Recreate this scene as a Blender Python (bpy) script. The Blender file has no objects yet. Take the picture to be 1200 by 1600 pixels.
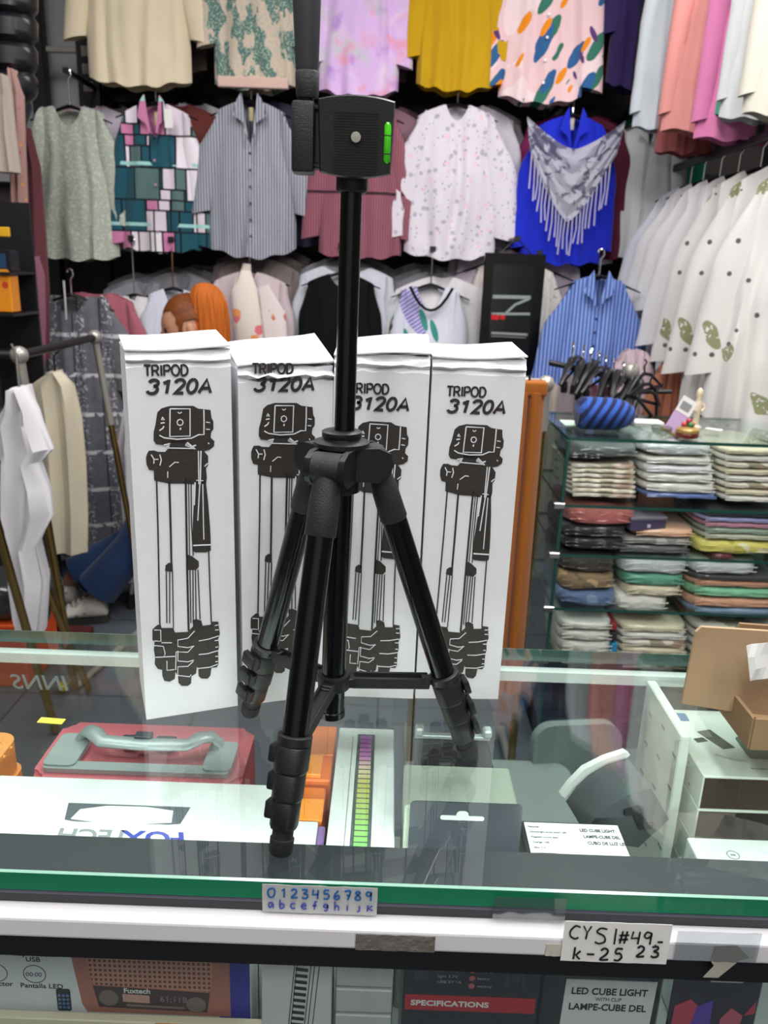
import bpy, bmesh, math, random, json
from math import sin, cos, pi, radians as rad
from mathutils import Vector, Matrix, noise
random.seed(7)
SC = bpy.context.scene
COL = SC.collection

# ------------------------------------------------------------------ camera, world, light, exposure
CAMZ = 1.42
cd = bpy.data.cameras.new('camera'); cam = bpy.data.objects.new('camera', cd); COL.objects.link(cam)
cd.sensor_fit = 'VERTICAL'; cd.sensor_height = 32.0; cd.sensor_width = 24.0
cd.lens = 32.0 * 1250 / 1600; cd.clip_start = 0.02
cam.location = (0, 0, CAMZ)
PITCH, ROLL = rad(17.0), rad(2.1)
_f = Vector((0, cos(PITCH), -sin(PITCH))); _r = Vector((1, 0, 0)); _u = _r.cross(_f)
_R = _r * cos(ROLL) + _u * sin(ROLL); _U = -_r * sin(ROLL) + _u * cos(ROLL)
cam.matrix_world = Matrix(((_R.x, _U.x, -_f.x, 0), (_R.y, _U.y, -_f.y, 0), (_R.z, _U.z, -_f.z, CAMZ), (0, 0, 0, 1)))
cd.dof.use_dof = True; cd.dof.focus_distance = 0.76; cd.dof.aperture_fstop = 9.0
SC.camera = cam
SC.view_settings.view_transform = 'Standard'; SC.view_settings.look = 'None'
SC.view_settings.exposure = 0.0; SC.view_settings.gamma = 1.0; SC.view_settings.use_curve_mapping = False
SC.cycles.use_denoising = True; SC.cycles.max_bounces = 8; SC.cycles.transparent_max_bounces = 24
SC.cycles.sample_clamp_indirect = 4.0; SC.cycles.caustics_reflective = False; SC.cycles.caustics_refractive = False

W = bpy.data.worlds.new('world'); SC.world = W; W.use_nodes = True
W.node_tree.nodes['Background'].inputs[0].default_value = (0.75, 0.8, 0.88, 1)
W.node_tree.nodes['Background'].inputs[1].default_value = 0.3

CEIL = 3.1
LAMPS = [(-1.2, 0.3), (0.3, 0.3), (1.3, 0.9), (-1.0, 2.05), (0.35, 2.05), (1.25, 2.05), (-0.4, -1.2), (0.9, -1.2)]
LAMP_W = 23.0
def area(name, loc, size, power, rot=(0, 0, 0), color=(1, .985, .97), sy=None):
    l = bpy.data.lights.new(name, 'AREA'); l.energy = power; l.color = color; l.size = size
    if sy: l.shape = 'RECTANGLE'; l.size_y = sy
    o = bpy.data.objects.new(name, l); COL.objects.link(o); o.location = loc; o.rotation_euler = rot; return o
for i, (x, y) in enumerate(LAMPS):
    area('ceiling_lamp_light', (x, y, CEIL - .06), .28, LAMP_W, sy=1.15)
# light strip of the display counter, under its front rail, shining down and back over the goods
area('counter_strip_light', (0.0, .575, .918), .95, 1.5, rot=(rad(40), 0, 0), color=(.93, 1, .95), sy=.012)

def at(px, py, y):
    d = (px - 600) / 1250 * _R - (py - 800) / 1250 * _U + _f
    t = y / d.y; return Vector((0, 0, CAMZ)) + d * t

# ------------------------------------------------------------------ materials
def newmat(name):
    m = bpy.data.materials.new(name); m.use_nodes = True
    return m, m.node_tree.nodes, m.node_tree.links, m.node_tree.nodes['Principled BSDF']
def c4(c): return (c[0], c[1], c[2], 1)
def srgb(h):
    h = h.lstrip('#'); v = [int(h[i:i+2], 16) / 255 for i in (0, 2, 4)]
    return tuple(x / 12.92 if x <= .04045 else ((x + .055) / 1.055) ** 2.4 for x in v)
_mc = {}
def plain(name, hexc, rough=.6, metal=0, coat=0, bump=0, bscale=200, spec=.5, var=0):
    if name in _mc: return _mc[name]
    m, N, L, B = newmat(name); c = srgb(hexc)
    B.inputs['Base Color'].default_value = c4(c); B.inputs['Roughness'].default_value = rough
    B.inputs['Metallic'].default_value = metal; B.inputs['Coat Weight'].default_value = coat
    B.inputs['Coat Roughness'].default_value = .12; B.inputs['Specular IOR Level'].default_value = spec
    n = N.new('ShaderNodeTexNoise'); n.inputs['Scale'].default_value = bscale if bump else 14; n.inputs['Detail'].default_value = 3
    tc = N.new('ShaderNodeTexCoord'); L.new(tc.outputs['Object'], n.inputs['Vector'])
    if bump:
        b = N.new('ShaderNodeBump'); b.inputs['Strength'].default_value = bump; b.inputs['Distance'].default_value = .004
        L.new(n.outputs['Fac'], b.inputs['Height']); L.new(b.outputs[0], B.inputs['Normal'])
    mx = N.new('ShaderNodeMix'); mx.data_type = 'RGBA'; v = var or .03
    mx.inputs[6].default_value = c4([x * (1 - v) for x in c]); mx.inputs[7].default_value = c4([min(1, x * (1 + v)) for x in c])
    L.new(n.outputs['Fac'], mx.inputs[0]); L.new(mx.outputs[2], B.inputs['Base Color'])
    _mc[name] = m; return m

class G:                                    # tiny node-expression helper for cloth prints
    def __init__(s, name, rough=.85, coat=0, sheen=.15, bump=.25, wave=True):
        s.m, s.N, s.L, s.B = newmat(name); s.B.inputs['Roughness'].default_value = rough
        s.B.inputs['Coat Weight'].default_value = coat; s.B.inputs['Specular IOR Level'].default_value = .5 if coat else .2; s.B.inputs['Sheen Weight'].default_value = sheen
        s.B.inputs['Coat Roughness'].default_value = .15
        s.tc = s.N.new('ShaderNodeTexCoord').outputs['Object']
        sp = s.N.new('ShaderNodeSeparateXYZ'); s.L.new(s.tc, sp.inputs[0]); s.x, s.y, s.z = sp.outputs
        if bump:
            w = s.noise(260 if not coat else 28, 4); b = s.N.new('ShaderNodeBump'); b.inputs['Strength'].default_value = bump
            b.inputs['Distance'].default_value = .003 if not coat else .012
            s.L.new(w, b.inputs['Height']); s.L.new(b.outputs[0], s.B.inputs['Normal'])
    def v(s, sock, val):
        if isinstance(val, (int, float)): sock.default_value = val
        elif isinstance(val, tuple): sock.default_value = c4(val)
        else: s.L.new(val, sock)
    def op(s, o, a, b=0, c=0):
        n = s.N.new('ShaderNodeMath'); n.operation = o
        s.v(n.inputs[0], a); s.v(n.inputs[1], b)
        if o == 'COMPARE': s.v(n.inputs[2], c)
        return n.outputs[0]
    def noise(s, sc, det=2, vec=None, w=0, dist=0):
        n = s.N.new('ShaderNodeTexNoise'); n.inputs['Scale'].default_value = sc; n.inputs['Detail'].default_value = det
        n.inputs['Distortion'].default_value = dist
        if vec is None and w: vec = s.off(w)
        s.L.new(vec if vec is not None else s.tc, n.inputs['Vector']); return n.outputs['Fac']
    def off(s, w):
        n = s.N.new('ShaderNodeVectorMath'); n.inputs[1].default_value = (w, w * 1.7, w * .6); s.L.new(s.tc, n.inputs[0]); return n.outputs[0]
    def vor(s, sc, vec=None, out='Distance', rnd=1, w=0):
        n = s.N.new('ShaderNodeTexVoronoi'); n.inputs['Scale'].default_value = sc; n.inputs['Randomness'].default_value = rnd
        if w: vec = s.off(w)
        s.L.new(vec if vec is not None else s.flat(), n.inputs['Vector']); return n.outputs[out]
    def flat(s, sx=1, sz=1):
        n = s.N.new('ShaderNodeCombineXYZ'); s.v(n.inputs[0], s.op('MULTIPLY', s.x, sx)); s.v(n.inputs[1], s.op('MULTIPLY', s.z, sz)); return n.outputs[0]
    def leafy(s, w, a=1.7, b=.75):       # slanted, stretched coordinates for leaf shapes
        n = s.N.new('ShaderNodeCombineXYZ'); s.v(n.inputs[0], s.op('ADD', s.op('ADD', s.op('MULTIPLY', s.x, a), s.op('MULTIPLY', s.z, .8 * (1 if int(w) % 2 else -1))), w)); s.v(n.inputs[1], s.op('ADD', s.op('MULTIPLY', s.z, b), w * 1.7)); return n.outputs[0]
    def mix(s, f, a, b):
        n = s.N.new('ShaderNodeMix'); n.data_type = 'RGBA'; s.v(n.inputs[0], f); s.v(n.inputs[6], a); s.v(n.inputs[7], b); return n.outputs[2]
    def lt(s, a, b): return s.op('LESS_THAN', a, b)
    def gt(s, a, b): return s.op('GREATER_THAN', a, b)
    def stripe(s, axis, freq, duty):
        return s.lt(s.op('FRACT', s.op('ADD', s.op('MULTIPLY', axis, freq), 50.0)), duty)
    def done(s, col): s.v(s.B.inputs['Base Color'], col); return s.m

H = srgb
def cloth(name, hexc, **k):
    if name in _mc: return _mc[name]
    g = G(name, **k); c = H(hexc)
    _mc[name] = g.done(g.mix(g.noise(9, 3), tuple(x * .93 for x in c), tuple(min(1, x * 1.05) for x in c))); return _mc[name]
def m_stripe(name, a, b, freq=110, duty=.4, axis='x', **k):
    g = G(name, **k); return g.done(g.mix(g.stripe(getattr(g, axis), freq, duty), H(a), H(b)))
def m_knit():
    g = G('sage_lace_knit', bump=.6); n = g.vor(120); return g.done(g.mix(g.gt(g.noise(90, 3), .55), H('#ABB0A4'), g.mix(g.noise(14), H('#C8CBBF'), H('#B9BEB1'))))
def m_geo():
    g = G('geometric_print')
    def cells(sx, sz, k):
        row = g.op('FLOOR', g.op('MULTIPLY', g.z, sz)); xo = g.op('ADD', g.op('MULTIPLY', g.x, sx), g.op('MULTIPLY', row, k)); cx = g.op('FLOOR', xo)
        wn = g.N.new('ShaderNodeTexWhiteNoise'); wn.noise_dimensions = '2D'; cv = g.N.new('ShaderNodeCombineXYZ'); g.v(cv.inputs[0], g.op('ADD', cx, .5)); g.v(cv.inputs[1], g.op('ADD', row, .5)); g.L.new(cv.outputs[0], wn.inputs[0])
        fx = g.op('FRACT', g.op('ADD', xo, 50)); fz = g.op('FRACT', g.op('ADD', g.op('MULTIPLY', g.z, sz), 50))
        return wn.outputs[0], g.op('MAXIMUM', g.lt(fx, .007 * sx), g.lt(fz, .007 * sz))
    def cols(r):
        c = g.mix(g.gt(r, .30), H('#D5C9D3'), H('#1F5160')); c = g.mix(g.gt(r, .48), c, H('#56706F')); c = g.mix(g.gt(r, .64), c, H('#C97FA6')); return g.mix(g.gt(r, .74), c, H('#E6DEE6'))
    r1, l1 = cells(9.5, 8.0, .37); r2, l2 = cells(19.0, 12.0, .61); pick = g.gt(g.op('FRACT', g.op('MULTIPLY', r1, 7.31)), .5)
    c = g.mix(pick, g.mix(l1, cols(r1), H('#16161F')), g.mix(g.op('MAXIMUM', l1, l2), cols(r2), H('#16161F')))
    t = g.op('MULTIPLY', g.stripe(g.z, 4.2, .06), g.gt(g.noise(6), .47)); return g.done(g.mix(t, c, H('#9FD0CC')))
def m_spots(name, base, cols, sc=30, size=.3, extra=None, sx=1, sz=1, **k):
    g = G(name, **k); c = H(base); f = g.flat(sx, sz)
    for i, (h, s_, z_) in enumerate(cols):
        d = g.vor(s_, w=1.3 * i + .1 if i else 0, vec=f if not i else None); c = g.mix(g.lt(g.op('ADD', d, g.op('MULTIPLY', g.noise(60, 2), .15)), z_ + .07), c, H(h))
    return g.done(c)
def m_dots(name, base, dot, sc=16, r=.13):
    g = G(name, sheen=.3); d = g.vor(sc, rnd=.75); c = g.mix(g.noise(8), H(base), tuple(x * .93 for x in H(base)))
    c = g.mix(g.lt(d, r), c, H(dot))
    e = g.op('MULTIPLY', g.gt(g.noise(7.5, 1, w=3.1), .63), g.gt(g.noise(70, 2), .42)); return g.done(g.mix(e, c, H('#8B8F6A')))
def m_tie():
    g = G('lilac_tie_dye'); sf = lambda v, k=7, t=.5: g.op('MINIMUM', g.op('MAXIMUM', g.op('MULTIPLY', g.op('SUBTRACT', v, t), k), 0), 1)
    c = g.mix(sf(g.noise(7, 4, dist=.8), 6), H('#D7B4E4'), H('#E6CCE0')); c = g.mix(sf(g.noise(9, 4, w=5.), 8, .53), c, H('#C6C3CC')); c = g.mix(sf(g.noise(11, 4, w=8.), 9, .55), c, H('#E2A0BC'))
    return g.done(g.mix(sf(g.noise(10, 4, w=11.), 8, .57), c, H('#B58FD2')))
def m_green():
    g = G('green_marl_print'); n = g.noise(14, 3, vec=g.flat(1.2, .55)); c = g.mix(g.gt(n, .5), H('#CDB9A6'), H('#54756F'))
    return g.done(g.mix(g.gt(g.noise(150, 2), .56), c, H('#A9B2A4')))
def m_leaf():
    g = G('leaf_and_fruit_print'); c = g.mix(g.gt(g.noise(5), .55), H('#E6C3C6'), H('#EBD3D6'))
    for w, h, s_, z_ in ((0, '#35715F', 7, .30), (2.3, '#2F5E91', 6.5, .26), (4.1, '#E58A1C', 8, .24), (7.2, '#5A3A6E', 8, .17)):
        d = g.vor(s_, vec=g.leafy(w + .1)); c = g.mix(g.lt(g.op('ADD', d, g.op('MULTIPLY', g.noise(25, 1), .12)), z_ + .06), c, H(h))
    return g.done(c)
def m_plaid():
    g = G('grey_boho_plaid', bump=.4); c = g.mix(g.noise(50, 3), H('#55565E'), H('#74757C')); sp = g.gt(g.noise(95, 3), .58)
    c = g.mix(g.op('MULTIPLY', sp, g.stripe(g.x, 9, .5)), c, H('#B9B9BF')); c = g.mix(g.stripe(g.x, 9, .06), c, H('#34353D'))
    return g.done(g.mix(g.op('MULTIPLY', g.stripe(g.z, 6.2, .1), g.gt(g.noise(40), .42)), c, H('#C9C9CE')))
def m_rib(name, a, b, f=80):
    g = G(name); c = g.mix(g.stripe(g.x, f, .4), H(a), H(b)); hl = g.op('COMPARE', g.z, -.33, .006); return g.done(g.mix(hl, c, H('#3C2430')))
def m_scarf():
    g = G('marbled_scarf'); n = g.noise(16, 3, dist=1.2); return g.done(g.mix(g.gt(n, .53), H('#D9D8E2'), g.mix(g.noise(30), H('#5B5E88'), H('#A9A3B4'))))
def m_trop():
    g = G('tropical_leaf_print'); c = g.mix(g.noise(5), H('#DCDDE8'), H('#D2D5E4')); wv = g.stripe(g.op('ADD', g.z, g.op('MULTIPLY', g.op('ABSOLUTE', g.op('ADD', g.x, -.02)), .7)), 55, .5)
    c = g.mix(g.op('MULTIPLY', g.lt(g.vor(5.0, vec=g.leafy(1.1)), .40), 1), c, g.mix(wv, H('#7D6FB6'), H('#C4BEDF')))
    c = g.mix(g.lt(g.vor(5.5, vec=g.leafy(4.2, 1.3, .9)), .34), c, g.mix(g.lt(g.vor(40, w=1), .4), H('#20404B'), H('#A7A88A'))); return g.done(g.mix(g.lt(g.vor(7, vec=g.leafy(3.3, 2.6, .8)), .26), c, H('#3F8F86')))
def m_stack(name, cols, f=60):
    g = G(name, coat=.5, bump=.5); c = H(cols[0])
    for i, h in enumerate(cols[1:]): c = g.mix(g.gt(g.noise(10 + 6 * i, 2, w=i * 2.1 + .3), .56), c, H(h))
    return g.done(c)

def thin_glass(name, tint, f0=.04, rough=.0, boost=1.0):
    m, N, L, B = newmat(name); N.remove(B); out = N['Material Output']
    t = N.new('ShaderNodeBsdfTransparent'); t.inputs[0].default_value = c4(tint)
    gl = N.new('ShaderNodeBsdfGlossy'); gl.inputs['Roughness'].default_value = rough; gl.inputs[0].default_value = (1, 1, 1, 1)
    fr = N.new('ShaderNodeFresnel'); ge = N.new('ShaderNodeNewGeometry'); mr = N.new('ShaderNodeMapRange')   # thin pane: both faces reflect alike
    mr.inputs[3].default_value = 1.5; mr.inputs[4].default_value = 1 / 1.5; L.new(ge.outputs['Backfacing'], mr.inputs[0]); L.new(mr.outputs[0], fr.inputs[0])
    mu = N.new('ShaderNodeMath'); mu.operation = 'MULTIPLY'; mu.inputs[1].default_value = boost; L.new(fr.outputs[0], mu.inputs[0]); mu.use_clamp = True
    mx = N.new('ShaderNodeMixShader'); L.new(mu.outputs[0], mx.inputs[0]); L.new(t.outputs[0], mx.inputs[1]); L.new(gl.outputs[0], mx.inputs[2]); L.new(mx.outputs[0], out.inputs[0]); return m

BLK = plain('black_plastic', '#141517', .42, bump=.15, bscale=900)
BLKM = plain('matte_black_plastic', '#1D1E21', .6, bump=.2, bscale=700)
BLKG = plain('gloss_black_tube', '#060608', .24, coat=.15, spec=.35)
RUB = plain('black_rubber', '#121316', .7)
HNG = plain('hanger_black', '#101013', .35)
STEEL = plain('steel', '#C9C9C6', .22, 1)
CHROME = plain('chrome', '#D8D8D8', .12, 1)
GOLD = plain('brass_tube', '#B99A5C', .22, 1)
CARD = plain('white_card', '#E4E4E8', .5, bump=.12, bscale=60)
INK = plain('printed_dark_ink', '#2E2926', .6, bump=.1, bscale=400, var=.15)
WHITE = plain('white_plastic', '#E9E9E6', .4)
PAPER = plain('white_paper', '#E6E5E2', .75)

# ------------------------------------------------------------------ mesh helpers
def mkobj(name, bm, mat, parent=None, smooth=False, loc=None, rot=None):
    me = bpy.data.meshes.new(name); bmesh.ops.recalc_face_normals(bm, faces=bm.faces[:]); bm.to_mesh(me); bm.free()
    if isinstance(mat, (list, tuple)):
        for m in mat: me.materials.append(m)
    elif mat: me.materials.append(mat)
    if smooth:
        me.polygons.foreach_set('use_smooth', [True] * len(me.polygons))
        try: me.set_sharp_from_angle(angle=rad(42))
        except Exception: pass
    o = bpy.data.objects.new(name, me); COL.objects.link(o)
    if parent: o.parent = parent
    if loc is not None: o.location = loc
    if rot is not None: o.rotation_euler = rot
    return o
def tag(o, label, cat, group=None):
    o['label'] = label; o['category'] = cat
    if group: o['group'] = group
    return o
def thing(name, label, cat, loc=(0, 0, 0), rz=0, group=None, rot=None):
    o = bpy.data.objects.new(name, None); COL.objects.link(o); o.empty_display_size = .05
    o.location = loc; o.rotation_euler = rot if rot else (0, 0, rz); return tag(o, label, cat, group)
def struct(name, bm, mat): o = mkobj(name, bm, mat); o['kind'] = 'structure'; return o
def B_(): return bmesh.new()
def box(bm, x0, x1, y0, y1, z0, z1, bev=0, seg=2, mi=0, M=None):
    r = bmesh.ops.create_cube(bm, size=1)['verts']
    for v in r: v.co = Vector(((x0 + x1) / 2 + v.co.x * (x1 - x0), (y0 + y1) / 2 + v.co.y * (y1 - y0), (z0 + z1) / 2 + v.co.z * (z1 - z0)))
    fs = set(f for v in r for f in v.link_faces)
    for f in fs: f.material_index = mi
    if bev:
        es = list(set(e for v in r for e in v.link_edges)); q = bmesh.ops.bevel(bm, geom=es, offset=bev, segments=seg, affect='EDGES', profile=.6)
        for f in q['faces']: f.material_index = mi
        r = list(set(v for f in q['faces'] for v in f.verts) | set(v for v in r if v.is_valid))
    if M is not None: bmesh.ops.transform(bm, matrix=M, verts=[v for v in r if v.is_valid])
    return bm
def bx(x0, x1, y0, y1, z0, z1, bev=0, seg=2): return box(B_(), x0, x1, y0, y1, z0, z1, bev, seg)
def frame_of(d):
    d = d.normalized(); a = Vector((0, 0, 1)) if abs(d.z) < .9 else Vector((1, 0, 0)); u = d.cross(a).normalized(); return u, d.cross(u).normalized()
def loft(bm, rings, caps=True, mi=0):
    R = [[bm.verts.new(p) for p in r] for r in rings]; n = len(R[0])
    for a, b in zip(R, R[1:]):
        for i in range(n):
            f = bm.faces.new((a[i], a[(i + 1) % n], b[(i + 1) % n], b[i])); f.material_index = mi
    if caps:
        for r in (R[0][::-1], R[-1]):
            try: f = bm.faces.new(r); f.material_index = mi
            except ValueError: pass
    return bm
def tube(bm, pts, r, n=12, caps=True, mi=0, flat=1.0, upv=None):
    pts = [Vector(p) for p in pts]; rings = []
    for i, p in enumerate(pts):
        d = (pts[min(i + 1, len(pts) - 1)] - pts[max(i - 1, 0)])
        u, v = frame_of(d)
        if upv is not None: v = Vector(upv) - d.normalized() * d.normalized().dot(Vector(upv)); v.normalize(); u = d.normalized().cross(v)
        rr = r[i] if isinstance(r, (list, tuple)) else r
        rings.append([p + (u * cos(2 * pi * k / n) + v * sin(2 * pi * k / n) * flat) * rr for k in range(n)])
    # keep rings from twisting
    for i in range(1, len(rings)):
        a, b = rings[i - 1], rings[i]; best = min(range(n), key=lambda s: (b[s] - pts[i] - (a[0] - pts[i - 1])).length); rings[i] = b[best:] + b[:best]
        a2, b2 = rings[i - 1], rings[i]
        if (b2[n // 4] - pts[i]).dot(a2[n // 4] - pts[i - 1]) < 0: rings[i] = [b2[0]] + b2[1:][::-1]
    return loft(bm, rings, caps, mi)
def cyl(bm, a, b, r0, r1=None, n=20, mi=0): return tube(bm, [a, b], [r0, r0 if r1 is None else r1], n, mi=mi)
def lathe(bm, prof, c=(0, 0, 0), n=28, mi=0):
    return loft(bm, [[Vector((c[0] + r * cos(2 * pi * k / n), c[1] + r * sin(2 * pi * k / n), c[2] + z)) for k in range(n)] for r, z in prof], True, mi)
def prism(bm, poly, t0, t1, plane='xz', mi=0):
    def P(a, b, t): return {'xz': (a, t, b), 'xy': (a, b, t), 'yz': (t, a, b)}[plane]
    A = [bm.verts.new(P(a, b, t0)) for a, b in poly]; Bv = [bm.verts.new(P(a, b, t1)) for a, b in poly]; n = len(poly)
    fs = [bm.faces.new(A[::-1]), bm.faces.new(Bv)] + [bm.faces.new((A[i], A[(i + 1) % n], Bv[(i + 1) % n], Bv[i])) for i in range(n)]
    for f in fs: f.material_index = mi
    return bm
def ribbon(bm, pts, w, t0, t1, plane='xz'):
    """flat printed line of width w through 2D points"""
    P = [Vector(p) for p in pts]
    if len(P) < 2: return bm
    Lf, Rt = [], []
    for i, p in enumerate(P):
        d = (P[min(i + 1, len(P) - 1)] - P[max(i - 1, 0)])
        if d.length < 1e-9: d = Vector((1, 0))
        d.normalize(); nrm = Vector((-d.y, d.x)) * w / 2; Lf.append(p + nrm); Rt.append(p - nrm)
    for i in range(len(P) - 1):
        try: prism(bm, [Lf[i], Lf[i + 1], Rt[i + 1], Rt[i]], t0, t1, plane)
        except ValueError: pass
    return bm
def rrect(x0, x1, z0, z1, r, n=5):
    out = []
    for cx, cz, a in ((x1 - r, z1 - r, 0), (x0 + r, z1 - r, 90), (x0 + r, z0 + r, 180), (x1 - r, z0 + r, 270)):
        for k in range(n + 1): t = rad(a + 90 * k / n); out.append((cx + r * cos(t), cz + r * sin(t)))
    return out
def text(name, s, size, mat, parent, loc=(0, 0, 0), rot=(pi / 2, 0, 0), shear=0, bold=0, xs=1, align='LEFT', mirror=False, ext=.0001):
    cu = bpy.data.curves.new(name, 'FONT'); cu.body = s; cu.size = size; cu.shear = shear; cu.offset = bold * size; cu.align_x = align; cu.extrude = ext
    cu.resolution_u = 3
    o = bpy.data.objects.new(name, cu); COL.objects.link(o)
    me = bpy.data.meshes.new_from_object(o.evaluated_get(bpy.context.evaluated_depsgraph_get())); COL.objects.unlink(o); bpy.data.objects.remove(o)
    for v in me.vertices:
        v.co.x *= -xs if mirror else xs
    me.materials.clear(); me.materials.append(mat)
    q = bpy.data.objects.new(name, me); COL.objects.link(q); q.parent = parent; q.location = loc; q.rotation_euler = rot; return q

def arc(cx, cz, rx, rz, a0, a1, n=10): return [(cx + rx * cos(rad(a0 + (a1 - a0) * k / n)), cz + rz * sin(rad(a0 + (a1 - a0) * k / n))) for k in range(n + 1)]
SANS = {'T': (.66, [[(0, 1), (.62, 1)], [(.31, 1), (.31, 0)]]), 'R': (.74, [[(.05, 0), (.05, 1), (.36, 1)] + arc(.36, .74, .24, .26, 90, -90)[1:] + [(.05, .48)], [(.34, .48), (.64, 0)]]), 'I': (.26, [[(.10, 1), (.10, 0)]]),
        'P': (.70, [[(.05, 0), (.05, 1), (.36, 1)] + arc(.36, .73, .25, .27, 90, -90)[1:] + [(.05, .46)]]), 'O': (.84, [arc(.38, .5, .36, .5, 90, 450, 24)]), 'D': (.76, [[(.05, 0), (.05, 1), (.26, 1)] + arc(.26, .5, .38, .5, 90, -90, 14)[1:] + [(.05, 0)]]),
        '3': (.66, [arc(.28, .76, .24, .24, 165, -80, 12), arc(.27, .28, .27, .28, 85, -165, 14)]), '1': (.66, [[(.10, .74), (.24, .82), (.36, 1), (.36, 0)]]), '2': (.66, [arc(.28, .73, .25, .27, 170, -25, 12) + [(.30, .28), (.02, 0), (.56, 0)]]),
        '0': (.66, [arc(.28, .5, .25, .5, 90, 450, 22)]), 'A': (.72, [[(0, 0), (.32, 1), (.64, 0)], [(.12, .33), (.52, .33)]])}
def sans(bm, s, x, z, h, w, slant=0, y0=-.0009, y1=.0003, xs=1.0):
    for ch in s:
        adv, st = SANS[ch]
        for p in st: ribbon(bm, [(x + (px * xs + slant * pz) * h, z + pz * h) for px, pz in p], w, y0, y1)
        x += adv * h * xs + w * .25
    return bm

# printed tripod drawing of the cartons, in millimetres on the front face
ART_SOLID=[[[26.5, 329.6], [30.5, 333.3], [38.2, 335.4], [60.4, 335.0], [65.2, 332.1], [76.8, 330.5], [77.5, 322.8], [79.3, 319.1], [79.1, 311.9], [76.7, 308.3], [76.2, 302.9], [79.7, 299.5], [79.3, 294.5], [74.8, 291.1], [69.4, 290.0], [62.4, 291.6], [58.2, 295.5], [53.9, 298.4], [35.0, 299.2], [31.5, 297.5], [23.9, 298.7], [21.8, 302.4], [22.2, 310.4], [24.2, 317.4]], [[37.7, 303.5], [52.3, 302.9], [51.2, 295.8], [60.7, 291.9], [34.7, 293.0], [36.5, 295.5]], [[15.0, 289.3], [16.8, 292.4], [21.9, 292.5], [25.2, 291.0], [32.0, 290.6], [34.7, 293.4], [60.7, 292.2], [69.4, 289.7], [73.2, 284.7], [72.9, 275.4], [70.7, 272.8], [71.3, 262.5], [70.2, 255.6], [63.1, 256.0], [49.8, 257.8], [35.0, 258.7], [20.5, 262.7], [20.4, 272.7], [15.9, 273.9], [14.0, 279.4], [13.9, 285.7]], [[60.7, 261.2], [70.0, 260.7], [71.8, 237.9], [72.9, 212.9], [73.2, 201.3], [73.1, 185.1], [68.1, 183.6], [57.1, 184.6], [54.4, 186.8], [56.0, 216.3], [57.2, 231.3]], [[26.6, 167.3], [27.3, 173.1], [30.6, 175.7], [34.3, 174.4], [34.3, 165.5]], [[48.9, 182.8], [54.2, 180.3], [60.4, 174.4], [60.6, 168.8], [57.4, 165.1], [48.8, 166.0]], [[12.7, 105.5], [16.8, 108.7], [19.9, 107.7], [20.4, 104.5], [32.1, 103.0], [33.7, 97.6], [46.7, 96.5], [52.5, 102.4], [51.8, 108.7], [55.6, 110.3], [61.1, 107.5], [62.2, 101.5], [70.4, 101.7], [72.4, 105.0], [78.6, 104.2], [79.2, 96.8], [80.0, 90.3], [78.1, 84.2], [78.7, 75.6], [77.6, 69.3], [77.6, 62.8], [77.4, 54.1], [75.7, 51.1], [69.9, 51.4], [68.7, 42.4], [65.7, 38.9], [59.0, 40.0], [56.2, 43.3], [56.1, 52.6], [54.7, 55.0], [53.5, 47.0], [48.6, 44.5], [47.9, 35.9], [44.4, 33.6], [37.8, 34.7], [34.8, 39.1], [34.7, 46.7], [32.3, 52.4], [31.2, 44.0], [25.8, 41.6], [20.3, 43.6], [18.7, 49.2], [18.7, 56.7], [14.5, 58.4], [11.6, 64.1], [12.4, 72.4], [11.5, 80.9], [12.7, 90.1], [10.6, 92.4], [11.1, 103.7]]]
ART_LINE=[[[[22.7, 262.5], [21.7, 211.4], [18.8, 107.8]], 2.2], [[[34.7, 260.0], [34.0, 210.4], [33.1, 171.5]], 3], [[[27.8, 166.2], [25.9, 109.6]], 1.6], [[[31.1, 165.8], [28.7, 109.2]], 1.6], [[[33.9, 165.5], [32.3, 103.0]], 1.6], [[[50.6, 263.7], [48.6, 170.0], [47.6, 97.8]], 3], [[[53.4, 263.5], [51.5, 181.6]], 1.3], [[[55.8, 261.5], [54.6, 216.4], [55.2, 181.2]], 1.5], [[[51.3, 165.7], [50.2, 106.4]], 1.6], [[[54.3, 165.4], [52.6, 106.1]], 1.6], [[[56.8, 165.2], [55.7, 109.9]], 1.6], [[[59.4, 164.9], [59.8, 109.4]], 1.6], [[[70.9, 184.7], [71.0, 143.5], [71.4, 103.7]], 2]]
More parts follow.
